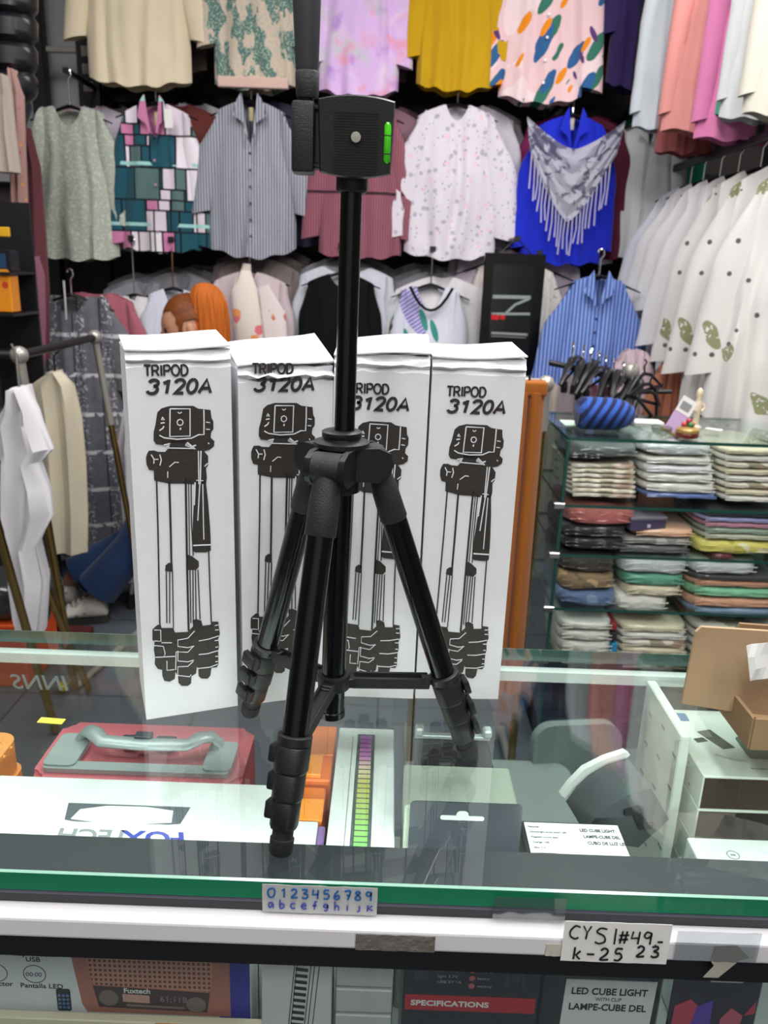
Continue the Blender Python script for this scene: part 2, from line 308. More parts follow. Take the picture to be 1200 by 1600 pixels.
ART_WHITE=[[[[38.4, 332.8], [57.2, 332.3], [56.3, 305.5], [37.0, 305.7], [38.4, 332.8]], 1.8], [[[50.2, 319.2], [49.2, 317.1], [47.1, 316.2], [45.1, 317.2], [44.4, 319.4], [45.3, 321.5], [47.4, 322.3], [49.4, 321.3], [50.2, 319.2]], 1.5], [[[45.6, 329.4], [46.8, 328.1], [48.1, 328.4], [49.2, 329.5]], 1.4], [[[47.6, 314.1], [47.2, 311.9]], 2], [[[31.3, 325.1], [30.0, 322.5], [32.7, 322.2], [31.3, 324.5]], 1.6], [[[29.0, 319.0], [32.8, 319.6]], 1.8], [[[27.5, 311.9], [30.8, 314.0], [32.0, 316.2]], 1.8], [[[27.3, 307.3], [31.8, 304.7], [43.7, 302.8], [57.6, 303.3], [64.7, 306.6], [69.6, 306.4], [70.2, 319.4], [70.3, 331.0]], 1.7], [[[72.1, 318.8], [75.9, 318.1]], 1.3], [[[71.9, 311.8], [75.7, 311.3]], 1.3], [[[73.6, 298.1], [74.4, 296.8]], 1.6], [[[53.1, 299.3], [57.3, 295.5], [60.7, 292.2]], 2.2], [[[55.9, 294.3], [61.7, 296.2]], 2], [[[31.1, 297.5], [37.0, 298.7], [34.1, 295.2]], 2], [[[34.8, 294.5], [60.7, 292.8]], 1.4], [[[18.8, 288.7], [21.3, 283.9], [20.8, 279.6]], 1.6], [[[21.3, 283.9], [25.4, 283.7]], 1.3], [[[26.8, 288.4], [28.1, 283.2], [26.5, 277.5]], 1.6], [[[35.3, 275.6], [40.7, 280.0], [44.5, 279.5]], 1.3], [[[33.6, 271.1], [33.3, 264.7]], 1.3], [[[72.6, 277.3], [69.3, 274.2]], 1.5], [[[63.8, 290.3], [63.1, 256.4]], 1.5], [[[66.3, 290.2], [64.5, 256.3]], 1.8], [[[60.7, 260.5], [67.6, 259.7]], 1.3], [[[59.6, 258.5], [57.9, 235.0]], 1.8], [[[64.1, 256.3], [60.9, 218.5]], 1.6], [[[67.0, 256.2], [66.4, 213.4], [66.3, 197.7]], 1.4], [[[55.5, 192.2], [72.9, 191.4]], 2], [[[12.9, 103.5], [19.3, 102.6], [19.0, 89.8], [12.4, 91.2]], 1.2], [[[12.1, 86.0], [21.2, 83.7], [22.6, 75.1], [21.2, 71.5], [32.6, 70.5]], 1.2], [[[19.5, 88.1], [29.9, 86.6]], 1.2], [[[24.1, 66.4], [23.6, 55.5], [31.1, 55.2]], 1.2], [[[12.8, 72.3], [21.2, 71.5]], 1.2], [[[53.6, 97.0], [46.4, 89.6], [36.1, 88.9], [35.9, 81.6], [46.0, 78.7], [52.6, 79.7]], 1.2], [[[35.7, 76.4], [35.2, 64.8], [45.4, 62.2], [51.5, 63.4]], 1.2], [[[51.7, 79.4], [45.8, 73.4], [33.8, 75.6], [32.5, 54.5]], 1.2], [[[51.1, 62.0], [45.2, 56.9], [34.9, 58.0], [34.5, 47.8], [46.7, 44.3], [48.3, 46.7]], 1.2], [[[57.5, 84.9], [68.0, 85.6], [78.6, 87.9]], 1.2], [[[57.0, 69.0], [66.6, 68.7], [78.2, 70.9]], 1.2], [[[55.6, 52.7], [68.0, 52.3], [76.8, 54.7]], 1.2], [[[74.7, 100.5], [78.5, 100.7]], 1.2], [[[75.0, 95.2], [78.8, 95.1]], 1.2], [[[74.8, 75.0], [77.9, 75.2]], 1.2], [[[74.5, 64.3], [77.2, 63.9]], 1.2], [[[74.4, 57.9], [77.1, 58.1]], 1.2], [[[74.2, 83.0], [78.5, 82.9]], 1.2]]

# ------------------------------------------------------------------ the room
def m_floor():
    g = G('grey_floor_tiles', rough=.35, sheen=0, bump=0); t = g.op('MAXIMUM', g.stripe(g.x, 1.67, .012), g.stripe(g.y, 1.67, .012))
    return g.done(g.mix(t, g.mix(g.noise(3, 4), H('#4B5058'), H('#5D626A')), H('#33363B')))
struct('floor', bx(-2.3, 2.0, -2.6, 4.35, -.05, 0), m_floor())
WALLD = plain('dark_taupe_wall', '#4A4544', .8, var=.08); WALLW = plain('pale_grey_wall', '#A9A7AC', .7)
struct('wall_back', bx(-2.3, 2.0, 4.2, 4.3, 0, CEIL), WALLD)
struct('wall_left', bx(-2.4, -2.3, -2.6, 4.3, 0, CEIL), WALLD)
struct('wall_right', bx(1.75, 1.85, -2.6, 4.3, 0, CEIL), WALLD)
struct('wall_front', bx(-2.3, 2.0, -2.7, -2.6, 0, CEIL), plain('cream_wall', '#C9C5BD', .8))
struct('ceiling', bx(-2.4, 2.0, -2.7, 4.3, CEIL, CEIL + .1), plain('ceiling_white', '#D4D4D2', .8))
struct('trim_1', bx(-2.3, -1.36, 4.12, 4.199, 1.75, CEIL), WALLW)
EMI, N_, L_, B__ = newmat('lamp_diffuser'); B__.inputs['Emission Color'].default_value = (1, .99, .97, 1); B__.inputs['Emission Strength'].default_value = 3.0
lampfr = plain('lamp_frame', '#DDDDDD', .5)
for i, (x, y) in enumerate(LAMPS):
    t = thing('ceiling_lamp', 'long white ceiling lamp panel, %s' % ('left of the counter', 'above the counter', 'above the right end of the counter', 'left over the clothes racks', 'middle over the aisle before the clothes wall', 'right over the glass shelf unit', 'behind the viewer on the left', 'behind the viewer on the right')[i], 'lamp', (x, y, CEIL - .04), group='ceiling lamps')
    mkobj('lamp_frame', bx(-.17, .17, -.6, .6, 0, .039, .004), lampfr, t); mkobj('diffuser', bx(-.15, .15, -.58, .58, -.012, .0), EMI, t)

# ------------------------------------------------------------------ display counter
gtop = thin_glass('counter_glass', (.925, .970, .955), boost=1.1)
gside = thin_glass('case_glass', (.93, .97, .955))
gedge = plain('green_glass_edge', '#0B7650', .12, coat=.5); gedge2 = plain('pale_glass_edge', '#9CCBB8', .15, coat=.5); gedge3 = plain('grey_green_glass_edge', '#4E6A62', .15, coat=.5)
cnt = thing('display_counter', 'long glass display counter with white front rail and goods inside', 'counter', (0, .74, 0))
X0, X1 = -1.25, .95
def cpart(n, x0, x1, y0, y1, z0, z1, m, bev=0, parent=None): return mkobj(n, bx(x0, x1, y0 - .74, y1 - .74, z0, z1, bev), m, parent or cnt)
bm = bx(X0, X1, .523 - .74, .951 - .74, .932, .950)
bmesh.ops.recalc_face_normals(bm, faces=bm.faces[:])
for f in bm.faces:
    f.material_index = 0 if abs(f.normal.z) > .5 else (3 if f.normal.y > .5 else 1)
es = [e for e in bm.edges if all(abs(v.co.z - .95) < 1e-5 for v in e.verts)]
q = bmesh.ops.bevel(bm, geom=es, offset=.0016, segments=1, affect='EDGES')
for f in q['faces']: f.material_index = 2
mkobj('glass_top', bm, [gtop, gedge, gedge2, gedge3], cnt)['label'] = 'thick clear glass top with deep green edge'
DK = plain('dark_frame', '#22242A', .45); NAVY = plain('navy_strip', '#2B2F45', .3, coat=.4)
RAILW = plain('white_painted_metal', '#DCDADF', .45, var=.02)
cpart('under_ledge', X0, X1, .528, .588, .9265, .9315, plain('grey_ledge', '#34363C', .5)); cpart('dark_strip', X0, X1, .525, .531, .9185, .9275, DK)
cpart('navy_strip', X0, X1, .5235, .532, .9277, .9318, NAVY, .001)
cpart('front_rail', X0, X1, .508, .532, .8995, .918, RAILW, .0022)
cpart('black_rail', X0, X1, .512, .545, .8765, .899, plain('black_frame', '#08090B', .5))
cpart('front_glass', X0, X1, .532, .537, .62, .875, gside)
cpart('back_rail', X0, X1, .930, .944, .913, .9270, plain('pale_rail', '#E2E8E4', .4)); cpart('back_glass', X0, X1, .938, .942, .66, .912, gside)
SHELFM = plain('case_floor_grey', '#8F9694', .4)
cpart('case_shelf', X0, X1, .538, .937, .645, .66, SHELFM)
for i, x in enumerate((X0, X1 - .02)): cpart('end_panel', x, x + .02, .538, .937, .66, .93, RAILW)
cpart('cabinet_body', X0, X1, .56, .93, .08, .645, plain('cabinet_white', '#C9CBCC', .5)); cpart('plinth', X0 + .02, X1 - .02, .6, .9, 0, .08, DK)
FZ = .660
# faint mirrored lettering on the back glass
fa = plain('faded_lettering', '#8E9A98', .5)
text('lettering', 'INNS', .030, fa, cnt, (-.405, .936 - .74, .872), mirror=True, shear=.2, bold=.01, xs=1.1)

# ------------------------------------------------------------------ tripod boxes
def carton(w, d, h, seed, crumple, lift):
    """tall cardboard carton with creased upper edge"""
    rnd = random.Random(seed); bm = B_(); n = 10; zs = [0, .004, .05, .15, .25, .33, h - .016, h - .012, h - .009, h - .005, h]
    rings = []
    for k, z in enumerate(zs):
        cr = (0, 0, 0, 0, 0, 0, 0, -1, .6, -.8, .3)[k] * crumple; ring = []
        r = .0016
        base = [(i / n * w, 0) for i in range(n)] + [(w, i / n * d) for i in range(n)] + [(w - i / n * w, d) for i in range(n)] + [(0, d - i / n * d) for i in range(n)]
        for (x, y) in base:
            px = x; py = y
            o = cr * (1 + .6 * sin(9 * x / w + seed)) if z > h - .02 else 0
            py += (-o if y < d / 2 else o) * .0022; zz = z + (rnd.uniform(-1, 1) * .0009 * crumple if z > h - .02 else 0)
            if k == len(zs) - 1: zz += lift * .012 * (x / w) * (y / d); py += (.006 if y < d / 2 else -.002)
            ring.append(Vector((px, py, zz)))
        rings.append(ring)
    return loft(bm, rings)
def tripod_box(label, bl, ang, w, h, dx, dz, sc, seed, crumple, lift):
    t = thing('tripod_box', label, 'box', (bl[0], bl[1], .9502), ang, group=None); d = .092
    mkobj('carton', carton(w, d, h, seed, crumple, lift), CARD, t)
    # loosely closed lid flaps
    bm = B_(); nx = 8
    for layer, (z0, y0, tilt) in enumerate(((h - .0010, .005, .0), (h + .001, .001, .0 + lift * .55))):
        g = []
        for j in range(5):
            for i in range(nx + 1):
                u, v = i / nx, j / 4; g.append((u * (w + .001) - .0005, y0 + v * (d - .004), z0 + v * tilt * .10 + v * (u - .5) * lift * .02 + .0012 * sin(5 * u + seed + layer * 2) + lift * .02 * u))
        vs = [bm.verts.new(p) for p in g]; vb = [bm.verts.new((p[0], p[1], p[2] - .0014)) for p in g]
        for j in range(4):
            for i in range(nx):
                a = j * (nx + 1) + i; bm.faces.new((vs[a], vs[a + 1], vs[a + nx + 2], vs[a + nx + 1])); bm.faces.new((vb[a], vb[a + nx + 1], vb[a + nx + 2], vb[a + 1]))
        per = list(range(nx + 1)) + [j * (nx + 1) + nx for j in range(1, 5)] + [4 * (nx + 1) + i for i in range(nx - 1, -1, -1)] + [j * (nx + 1) for j in (3, 2, 1)]
        for a, b in zip(per, per[1:] + per[:1]): bm.faces.new((vs[a], vs[b], vb[b], vb[a]))
    mkobj('lid_flap', bm, CARD, t)
    def T(p): return ((p[0] * sc) / 1000 + dx, (p[1]) * sc / 1000 + dz)
    bm = B_()
    for poly in ART_SOLID: prism(bm, [T(p) for p in poly], -.0007, .0003)
    for pts, wd in ART_LINE: ribbon(bm, [T(p) for p in pts], wd * .00068, -.0007, .0003)
    mkobj('printed_tripod', bm, INK, t)['label'] = 'dark printed drawing of a folded tripod'
    bm = B_()
    for pts, wd in ART_WHITE: ribbon(bm, [T(p) for p in pts], wd * .000688, -.0011, -.0005)
    mkobj('printed_highlight', bm, CARD, t)
    zt = dz + .3645 * sc; x = dx + .0165 * sc
    mkobj('title_text', sans(B_(), 'TRIPOD', x - .0002, zt, .0098 * sc, .0019, xs=1.0), INK, t)
    mkobj('model_text', sans(B_(), '3120A', x + .001, zt - .0168 * sc, .0128 * sc, .0030, slant=.22, xs=1.35), INK, t)
    if lift > .25:
        text('edge_text', 'MADE IN CHINA  TRIPOD 3120A', .0042, plain('grey_ink', '#8A8A8A', .6), t, (.085, .06, h + .0125), rot=(rad(10), rad(-4), pi), xs=.9)
    return t
tripod_box('white tripod carton standing leftmost, nearest the orange-haired person', (-.245, .748), rad(21), .0975, .388, 0, 0, 1.0, 1, 1.0, .12)
tripod_box('white tripod carton with a crushed top, second from the left, behind the left tripod leg', (-.1475, .784), rad(18.5), .0965, .372, -.002, .001, 1.0, 5, 2.2, .30)
tripod_box('white tripod carton directly behind the centre column, third from the left', (-.0555, .812), 0, .0965, .385, .0, -.012, .985, 9, 1.2, .18)
tripod_box('white tripod carton at the right end, beside the brown hanging trousers', (.0435, .813), rad(3), .0955, .385, .0, -.012, .985, 13, 1.2, .1)

# ------------------------------------------------------------------ the standing tripod
TX, TY, TZ = -.0385, .675, .9502
tri = thing('camera_tripod', 'black aluminium camera tripod standing open on the glass counter', 'tripod', (TX, TY, TZ))
def zz(v): return v - TZ
# centre column
bm = B_(); cyl(bm, (.002, 0, zz(1.27)), (.004, 0, zz(1.50)), .0088, .0086, 28); mkobj('centre_column', bm, BLKG, tri, True)
bm = B_(); cyl(bm, (-.004, 0, zz(1.012)), (0, 0, zz(1.262)), .0112, n=28); lathe(bm, [(.0112, 0), (.0122, .001), (.0122, .007), (.0112, .008)], (-.004, 0, zz(1.008)), 28); mkobj('lower_column', bm, BLKG, tri, True)
# hub
bm = B_(); lathe(bm, [(.012, -.042), (.0165, -.040), (.0175, -.004), (.024, 0), (.024, .004), (.0165, .006), (.0155, .0105), (.0095, .0108)], (0, 0, zz(1.272)), 32)
mkobj('hub', bm, BLK, tri, True)
bm = B_(); lathe(bm, [(.0165, 0), (.0172, .001), (.0172, .005), (.0155, .006), (.0100, .0065)], (0, 0, zz(1.2795)), 32); mkobj('hub_collar', bm, BLK, tri, True)
LEGS = [(-107, .128), (12, .137), (137, .137)]
for ang, fr in LEGS:
    a = rad(ang); dv = Vector((cos(a), sin(a), 0)); sv = Vector((-sin(a), cos(a), 0))
    piv = dv * .0300 + Vector((0, 0, zz(1.259))); foot = dv * fr + Vector((0, 0, 0)); ax = (foot - piv).normalized()
    # yoke: two cheeks beside the leg hinge
    bm = B_()
    for s in (-1, 1):
        prof = [(.008, -.015), (.030, -.0165), (.040, -.010), (.043, 0), (.040, .009), (.030, .0135), (.008, .0135)]
        A = [dv * r + sv * s * .0125 + Vector((0, 0, piv.z + z)) for r, z in prof]; Bp = [dv * r + sv * s * .0175 + Vector((0, 0, piv.z + z)) for r, z in prof]
        loft(bm, [A, Bp] if s > 0 else [Bp, A])
    mkobj('yoke', bm, BLK, tri, True)
    lg = mkobj('leg', tube(B_(), [piv + ax * .05, piv + ax * .230], .0114, 24, flat=1.0), BLKG, tri, True)
    bm = B_(); cyl(bm, piv - sv * .0122, piv + sv * .0122, .0128, n=28)
    u = sv
    rings = []
    for t, wx, wy in ((.004, .0105, .009), (.016, .0120, .0105), (.030, .0132, .0118), (.056, .0136, .0124), (.0575, .0128, .0116)):
        c = piv + ax * t; nrm = ax.cross(sv).normalized(); rings.append([c + sv * wx * cos(2 * pi * k / 24) + nrm * wy * sin(2 * pi * k / 24) for k in range(24)])
    loft(bm, rings); mkobj('leg_socket', bm, BLKM, lg, True)
    # telescopic locks
    Lg = (foot - piv).length; nrm = ax.cross(sv).normalized()
    if nrm.dot(dv) < 0: nrm = -nrm
    z0 = Lg * .715; stp = (Lg * .93 - z0) / 3
    for k in range(3):
        s0 = z0 + k * stp; r = .0142 - .0013 * k; bm = B_(); rings = []
        for t, f in ((0, .95), (.0012, 1), (stp * .90, .985), (stp * .93, .93), (stp, .90)):
            c = piv + ax * (s0 + t); ring = []
            for q in range(24):
                th = 2 * pi * q / 24; cx, cy = cos(th), sin(th); ee = .75
                ring.append(c + sv * r * f * (abs(cx) ** ee) * (1 if cx >= 0 else -1) + nrm * r * f * (abs(cy) ** ee) * (1 if cy >= 0 else -1))
            rings.append(ring)
        loft(bm, rings); lk = mkobj('leg_lock', bm, BLK, lg, True)
        # lever
        side = -sv if ang == -107 else (nrm if ang == 12 else sv); oth = ax.cross(side).normalized(); bm = B_()
        Mx = Matrix((( oth.x, side.x, ax.x, 0), (oth.y, side.y, ax.y, 0), (oth.z, side.z, ax.z, 0), (0, 0, 0, 1)))
        cpt = piv + ax * (s0 + stp * .42) + side * (r + .0028); off = oth * (.0045 if k % 2 else .0035) * (1 if ang != -107 else 1)
        box(bm, -.0085, .0085, -.0030, .0030, -stp * .30, stp * .30, .0016, 2, M=Matrix.Translation(cpt + off) @ Mx)
        box(bm, -.0125, -.0055, -.0062, .0010, -stp * .36, stp * .26, .0015, 2, M=Matrix.Translation(cpt + off) @ Mx)
        mkobj('lock_lever', bm, BLK, lk, True)
    bm = B_(); tube(bm, [piv + ax * (Lg * .925), piv + ax * (Lg * .955), piv + ax * (Lg * .957), piv + ax * (Lg * .992), piv + ax * (Lg * .998)], [.0090, .0088, .0102, .0098, .0085], 20)
    mkobj('rubber_foot', bm, RUB, lg, True)
    # spreader arm to the leg
    ptl = piv + ax * (Lg * .700); hub = dv * .0135 + Vector((-.003, 0, zz(1.046))); pin = ptl - nrm * .012
    d = (pin - hub); dl = d.length; d.normalize(); up = sv.cross(d).normalized()
    if up.z < 0: up = -up
    Mx = Matrix(((d.x, sv.x, up.x, 0), (d.y, sv.y, up.y, 0), (d.z, sv.z, up.z, 0), (0, 0, 0, 1)))
    bm = B_(); Q = Matrix.Translation(hub) @ Mx
    box(bm, .004, dl - .008, -.0066, .0066, -.0040, .0005, .0008, 1, M=Q)
    for s in (-1, 1): box(bm, .003, dl - .004, s * .0060 - .0012, s * .0060 + .0012, -.0062, .0052, .0008, 1, M=Q)
    mkobj('brace', bm, BLKM, tri, True)
    bm = B_(); cyl(bm, pin - sv * .0075, pin + sv * .0075, .0026, n=12); cyl(bm, hub + d * .006 - sv * .0075, hub + d * .006 + sv * .0075, .0026, n=12); mkobj('brace_pin', bm, STEEL if False else BLK, tri, True)
    bm = B_(); c = ptl; rings = []
    for t, f in ((-.004, .90), (-.003, 1), (.004, 1), (.005, .9)):
        rings.append([c + ax * t + (sv * cos(2 * pi * k / 24) + nrm * sin(2 * pi * k / 24)) * .0148 * f for k in range(24)])
    loft(bm, rings); box(bm, dl - .012, dl + .004, -.0048, .0048, -.003, .0045, .001, 1, M=Q); mkobj('leg_collar', bm, BLK, lg, True)
bm = B_(); lathe(bm, [(.0113, -.007), (.0150, -.0065), (.0155, .005), (.0146, .0075), (.0113, .0078)], (-.003, 0, zz(1.046)), 28)
for ang, fr in LEGS:
    a = rad(ang); box(bm, .010, .020, -.0075, .0075, -.006, .004, .001, 1, M=Matrix.Translation((-.003, 0, zz(1.046))) @ Matrix.Rotation(a, 4, 'Z'))
mkobj('spreader_ring', bm, BLK, tri, True)
# pan head tilted up on its side, plate facing the camera
hd = (.007, -.012, zz(1.513)); bm = B_(); sil = []
for k in range(9): u = -1 + k / 4; sil.append((u * .0285, .0285 - .0035 * u * u))
for k in range(9): u = 1 - k / 4; sil.append((u * .0270, -.0285 + .0035 * u * u))
A = [Vector((x, -.010, z)) for x, z in sil]; cc = [Vector((x * .96, -.0135, z * .96)) for x, z in sil]; D = [Vector((x, .004, z)) for x, z in sil]
loft(bm, [cc, A, D, [p + Vector((0, .004, 0)) - Vector((p.x * .1, 0, p.z * .1)) for p in D]])
hp = mkobj('camera_plate', bm, BLK, tri, True, loc=hd, rot=(rad(6), 0, rad(2)))
bm = B_()
for i in range(23):
    for j in range(17):
        x = -.0155 + .0310 * j / 16; z = .0165 - .041 * i / 22
        if (x - .0) ** 2 + (z - .0) ** 2 < .0035 ** 2: continue
        box(bm, x - .00062, x + .00062, -.0143, -.0132, z - .0005, z + .0005)
mkobj('rubber_grip_pad', bm, RUB, hp)
bm = B_(); lathe(bm, [(.0006, .0046), (.0036, .0044), (.0042, .0036), (.0042, 0)], n=24); bmesh.ops.rotate(bm, verts=bm.verts, matrix=Matrix.Rotation(rad(90), 3, 'X')); box(bm, -.0034, .0034, -.0049, -.0045, -.0004, .0004)
mkobj('camera_screw', bm, STEEL, hp, True, loc=(.0, -.0125, .0))['label'] = 'silver camera screw'
bm = B_(); tube(bm, [(0, 0, -.0155), (0, 0, -.0140), (0, 0, .010), (0, 0, .0125)], [.0014, .0027, .0027, .0015], 16)
lv = plain('green_liquid', '#4FD61E', .1, coat=1); mkobj('bubble_level', bm, lv, hp, True, loc=(.0235, -.0128, -.0015))['label'] = 'bright green bubble level vial'
bm = B_()
for z in (-.009, .0035): tube(bm, [(-.003, 0, z), (.003, 0, z)], .0007, 8)
for z in (-.009, .0035): lathe(bm, [(.0027, -.0004), (.0029, 0), (.0027, .0004)], (0, 0, z), 16)
mkobj('level_mark', bm, RUB, hp, True, loc=(.0235, -.0128, -.0015))
bm = B_(); box(bm, -.021, .021, .005, .017, -.022, .022, .004, 2); mkobj('head_body', bm, BLK, tri, True, loc=hd)
bm = B_(); lathe(bm, [(.011, 0), (.0125, .002), (.0125, .014), (.0105, .018)], n=24); mkobj('head_base', bm, BLK, tri, True, loc=(.004, 0, zz(1.475)))
# side bracket with the pan handle
bm = B_(); box(bm, -.048, -.031, -.012, .010, -.027, .023, .003, 2); box(bm, -.034, -.020, -.007, .008, -.023, -.019, .0012, 1); box(bm, -.034, -.020, -.007, .008, .017, .021, .0012, 1); box(bm, -.036, -.022, -.004, .006, -.022, .020, .0015, 1)
mkobj('handle_bracket', bm, BLK, tri, True, loc=hd)
hx = hd[0] - .0385
bm = B_(); tube(bm, [(hx, hd[1], hd[2] + .018), (hx + .0004, hd[1] - .001, hd[2] + .045)], .0060, 18); mkobj('handle_rod', bm, BLK, tri, True)
bm = B_(); P0 = Vector((hx + .0014, hd[1] - .001, hd[2] + .026)); P1 = Vector((hx + .0005, hd[1] - .010, hd[2] + .165)); dd = (P1 - P0)
tube(bm, [P0, P0 + dd * .02, P0 + dd * .12, P0 + dd * .13], [.0080, .0086, .0088, .0078], 20); mkobj('handle_collar', bm, BLKM, tri, True)
bm = B_(); tube(bm, [P0 + dd * .125, P0 + dd * .16, P0 + dd * .5, P0 + dd * .95, P1], [.0078, .0088, .0108, .0116, .008], 10); mkobj('handle_grip', bm, plain('grey_rubber_grip', '#3A3B40', .5), tri, True)

# ------------------------------------------------------------------ goods inside the counter (standing on the case floor, z = FZ)
BOXW = plain('carton_white', '#E8ECEA', .45); BOXG = plain('carton_grey', '#9A9CA2', .45); BOXD = plain('carton_dark', '#15171B', .3, coat=.3)
GREY_INK = plain('mid_grey_ink', '#8E9093', .6); BLUE_INK = plain('blue_ink', '#3C46A6', .5); DARK_INK = plain('dark_ink', '#1E1E24', .6)
FLATUP = (0, 0, 0)
def top_text(s, size, mat, par, x, y, z, turned=False, **k):
    return text('top_text', s, size, mat, par, (x, y, z), rot=(0, 0, pi if turned else 0), **k)

# speaker carton: radio picture in front, carry handle slot and lettering on the top
t = thing('speaker_carton', 'large white carton with a printed radio front and dark carry slot on top', 'box', (-.258, .655, FZ)); h = .87 - FZ
mkobj('carton', bx(-.155, .155, -.1, .1, 0, h, .0015, 1), BOXW, t)
bm = B_(); prism(bm, [(-.062, .056), (.066, .056), (.062, .030), (.050, .028), (-.046, .028), (-.056, .030)], h + .0002, h + .0006, 'xy'); mkobj('carry_slot', bm, plain('slot_grey', '#5D646B', .5), t)
bm = B_(); prism(bm, [(-.050, .031), (-.046, .046), (-.02, .0530), (.02, .0535), (.05, .049), (.053, .031), (.02, .027), (-.02, .027)], h + .0005, h + .0012, 'xy'); mkobj('carry_handle', bm, BOXW, t)
top_text('FOX', .026, BLUE_INK, t, .070, .0165, h + .0004, True, shear=-.25, bold=.03, xs=1.2)
top_text('TECH', .026, GREY_INK, t, .016, .0165, h + .0004, True, shear=-.1, bold=.02, xs=1.1)
FY = -.1004
def fprism(name, poly, mat, par, y1=FY, y0=None, th=.0004): bm = B_(); prism(bm, poly, y1 - th, y1 + .0002); return mkobj(name, bm, mat, par)
GY = plain('print_grey_white', '#DEDEE6', .5); fprism('front_print', [(-.1548, .004), (.042, .004), (.042, h - .002), (-.1548, h - .002)], GY, t, FY)
SAL = plain('radio_salmon', '#B07060', .5); SALD = plain('radio_copper_dark', '#5E3228', .5)
bm = B_(); prism(bm, [(-.006, h - .001), (.137, h - .001), (.137, h - .099), (.008, h - .099), (.004, h - .09)], FY - .0008, FY); rp = mkobj('radio_picture', bm, SAL, t)
bm = B_(); prism(bm, [(.007, h - .002), (.124, h - .002), (.120, h - .071), (.015, h - .067)], FY - .0011, FY - .0007)
mg = G('radio_grille_print', bump=0); dd_ = mg.op('MULTIPLY', mg.stripe(mg.x, 230, .55), mg.stripe(mg.z, 190, .55)); mkobj('grille_picture', bm, mg.done(mg.mix(dd_, H('#C08A78'), H('#6A4238'))), rp)
bm = B_(); prism(bm, [(.015, h - .0685), (.119, h - .0725), (.116, h - .0945), (.019, h - .0925)], FY - .0011, FY - .0007); mkobj('dial_picture', bm, plain('dial_dark', '#453230', .4), rp)
for cx, cz in ((.0285, h - .0815), (.1065, h - .0860)):
    bm = B_(); lathe(bm, [(.0088, 0), (.0088, .0006), (.0070, .0009), (.0066, .0006), (.0003, .0008)], n=26); bmesh.ops.rotate(bm, verts=bm.verts, matrix=Matrix.Rotation(rad(90), 3, 'X')); mkobj('knob_picture', bm, plain('knob_print', '#7B6A65', .35), rp, loc=(cx, FY - .0010, cz))
fprism('cassette_picture', [(.041, h - .0765), (.065, h - .0775), (.065, h - .086), (.041, h - .0850)], plain('cassette_pink', '#C99C92', .5), rp, FY - .0011)
fprism('key_row_picture', [(.044, h - .0880), (.096, h - .0895), (.096, h - .0915), (.044, h - .0902)], plain('key_print', '#8A726B', .5), rp, FY - .0011)
text('radio_text', 'Fuxtech', .0075, PAPER, t, (.042, FY - .0012, h - .0752), bold=.02)
text('radio_text', '61:118', .009, plain('dial_digits', '#8E7E83', .5), t, (.074, FY - .0012, h - .0840))
fprism('blue_panel', [(.127, .004), (.1545, .004), (.1545, h - .002), (.137, h - .002), (.137, h - .08), (.127, h - .098)], plain('deep_blue_print', '#2A2A9C', .4), t, FY - .0002)
for s, x, z in (('Reproductor', -.053, h - .0385), ('USB', -.0425, h - .0445), ('Pantalla LED', -.050, h - .074), ('de', -.069, h - .0365), ('ductor', -.077, h - .073)): text('front_text', s, .0072, DARK_INK, t, (x, FY - .0005, z), bold=.015, xs=1.05)
for cx in (-.036, -.070):
    bm = B_(); ribbon(bm, [(cx + .0098 * cos(2 * pi * k / 28), h - .0585 + .0098 * sin(2 * pi * k / 28)) for k in range(29)], .0007, FY - .0006, FY); mkobj('printed_ring', bm, DARK_INK, t)
text('front_text', '00:00', .0066, DARK_INK, t, (-.0440, FY - .0006, h - .0610), xs=1.0)
bm = B_(); prism(bm, rrect(-.0185, -.0060, h - .099, h - .074, .002), FY - .0008, FY); rm = mkobj('remote_picture', bm, DARK_INK, t)
for i in range(3):
    for j in range(4): fprism('key_picture', rrect(-.0172 + i * .0037, -.0147 + i * .0037, h - .096 + j * .0045, h - .0935 + j * .0045, .0006, 2), plain('key_blue', '#5E7BB0', .5), rm, FY - .0008)

# yellow open carton in front, at the bottom left of the photograph
t = thing('kraft_tray', 'shallow cream and orange carton lid lying low at the front left of the case', 'box', (-.22, .5485, FZ))
# (kept inside the case, its top edge just visible)
mkobj('tray_body', bx(-.155, .13, -.0085, .0, 0, .117, .001, 1), plain('cream_card', '#E7D9BD', .6), t); mkobj('orange_edge', bx(.035, .131, -.009, -.0086, .107, .1173), plain('orange_card', '#E8932B', .6), t)

# red case with grey metal handle
t = thing('red_radio_case', 'dusty red rounded case with a grey folding handle behind the white carton', 'speaker', (-.276, .842, FZ)); h = .845 - FZ
bm = B_(); prism(bm, rrect(-.122, .122, -.055, .062, .016), 0, h, 'xy'); bmesh.ops.bevel(bm, geom=[e for e in bm.edges if all(v.co.z > h - 1e-4 for v in e.verts)], offset=.006, segments=3, affect='EDGES')
mkobj('case_body', bm, plain('dusty_red', '#D4707A', .4), t, True)
HG = plain('handle_grey', '#A9B3B3', .35, .3); hz = h + .0005
bm = B_(); prism(bm, rrect(-.112, -.074, -.042, .024, .008), hz, hz + .008, 'xy'); prism(bm, rrect(.074, .108, -.042, .018, .008), hz, hz + .008, 'xy')
prism(bm, rrect(-.110, .106, -.046, -.030, .005), hz, hz + .006, 'xy'); mkobj('handle_mount', bm, HG, t, True)
bm = B_(); tube(bm, [(-.088, .018, hz + .006), (-.078, .016, hz + .018), (-.066, .006, hz + .021), (-.052, -.006, hz + .018), (0, -.010, hz + .018), (.050, -.008, hz + .018), (.064, .004, hz + .021), (.076, .012, hz + .018), (.086, .014, hz + .006)], .0115, 14, flat=.45); mkobj('carry_handle', bm, HG, t, True)
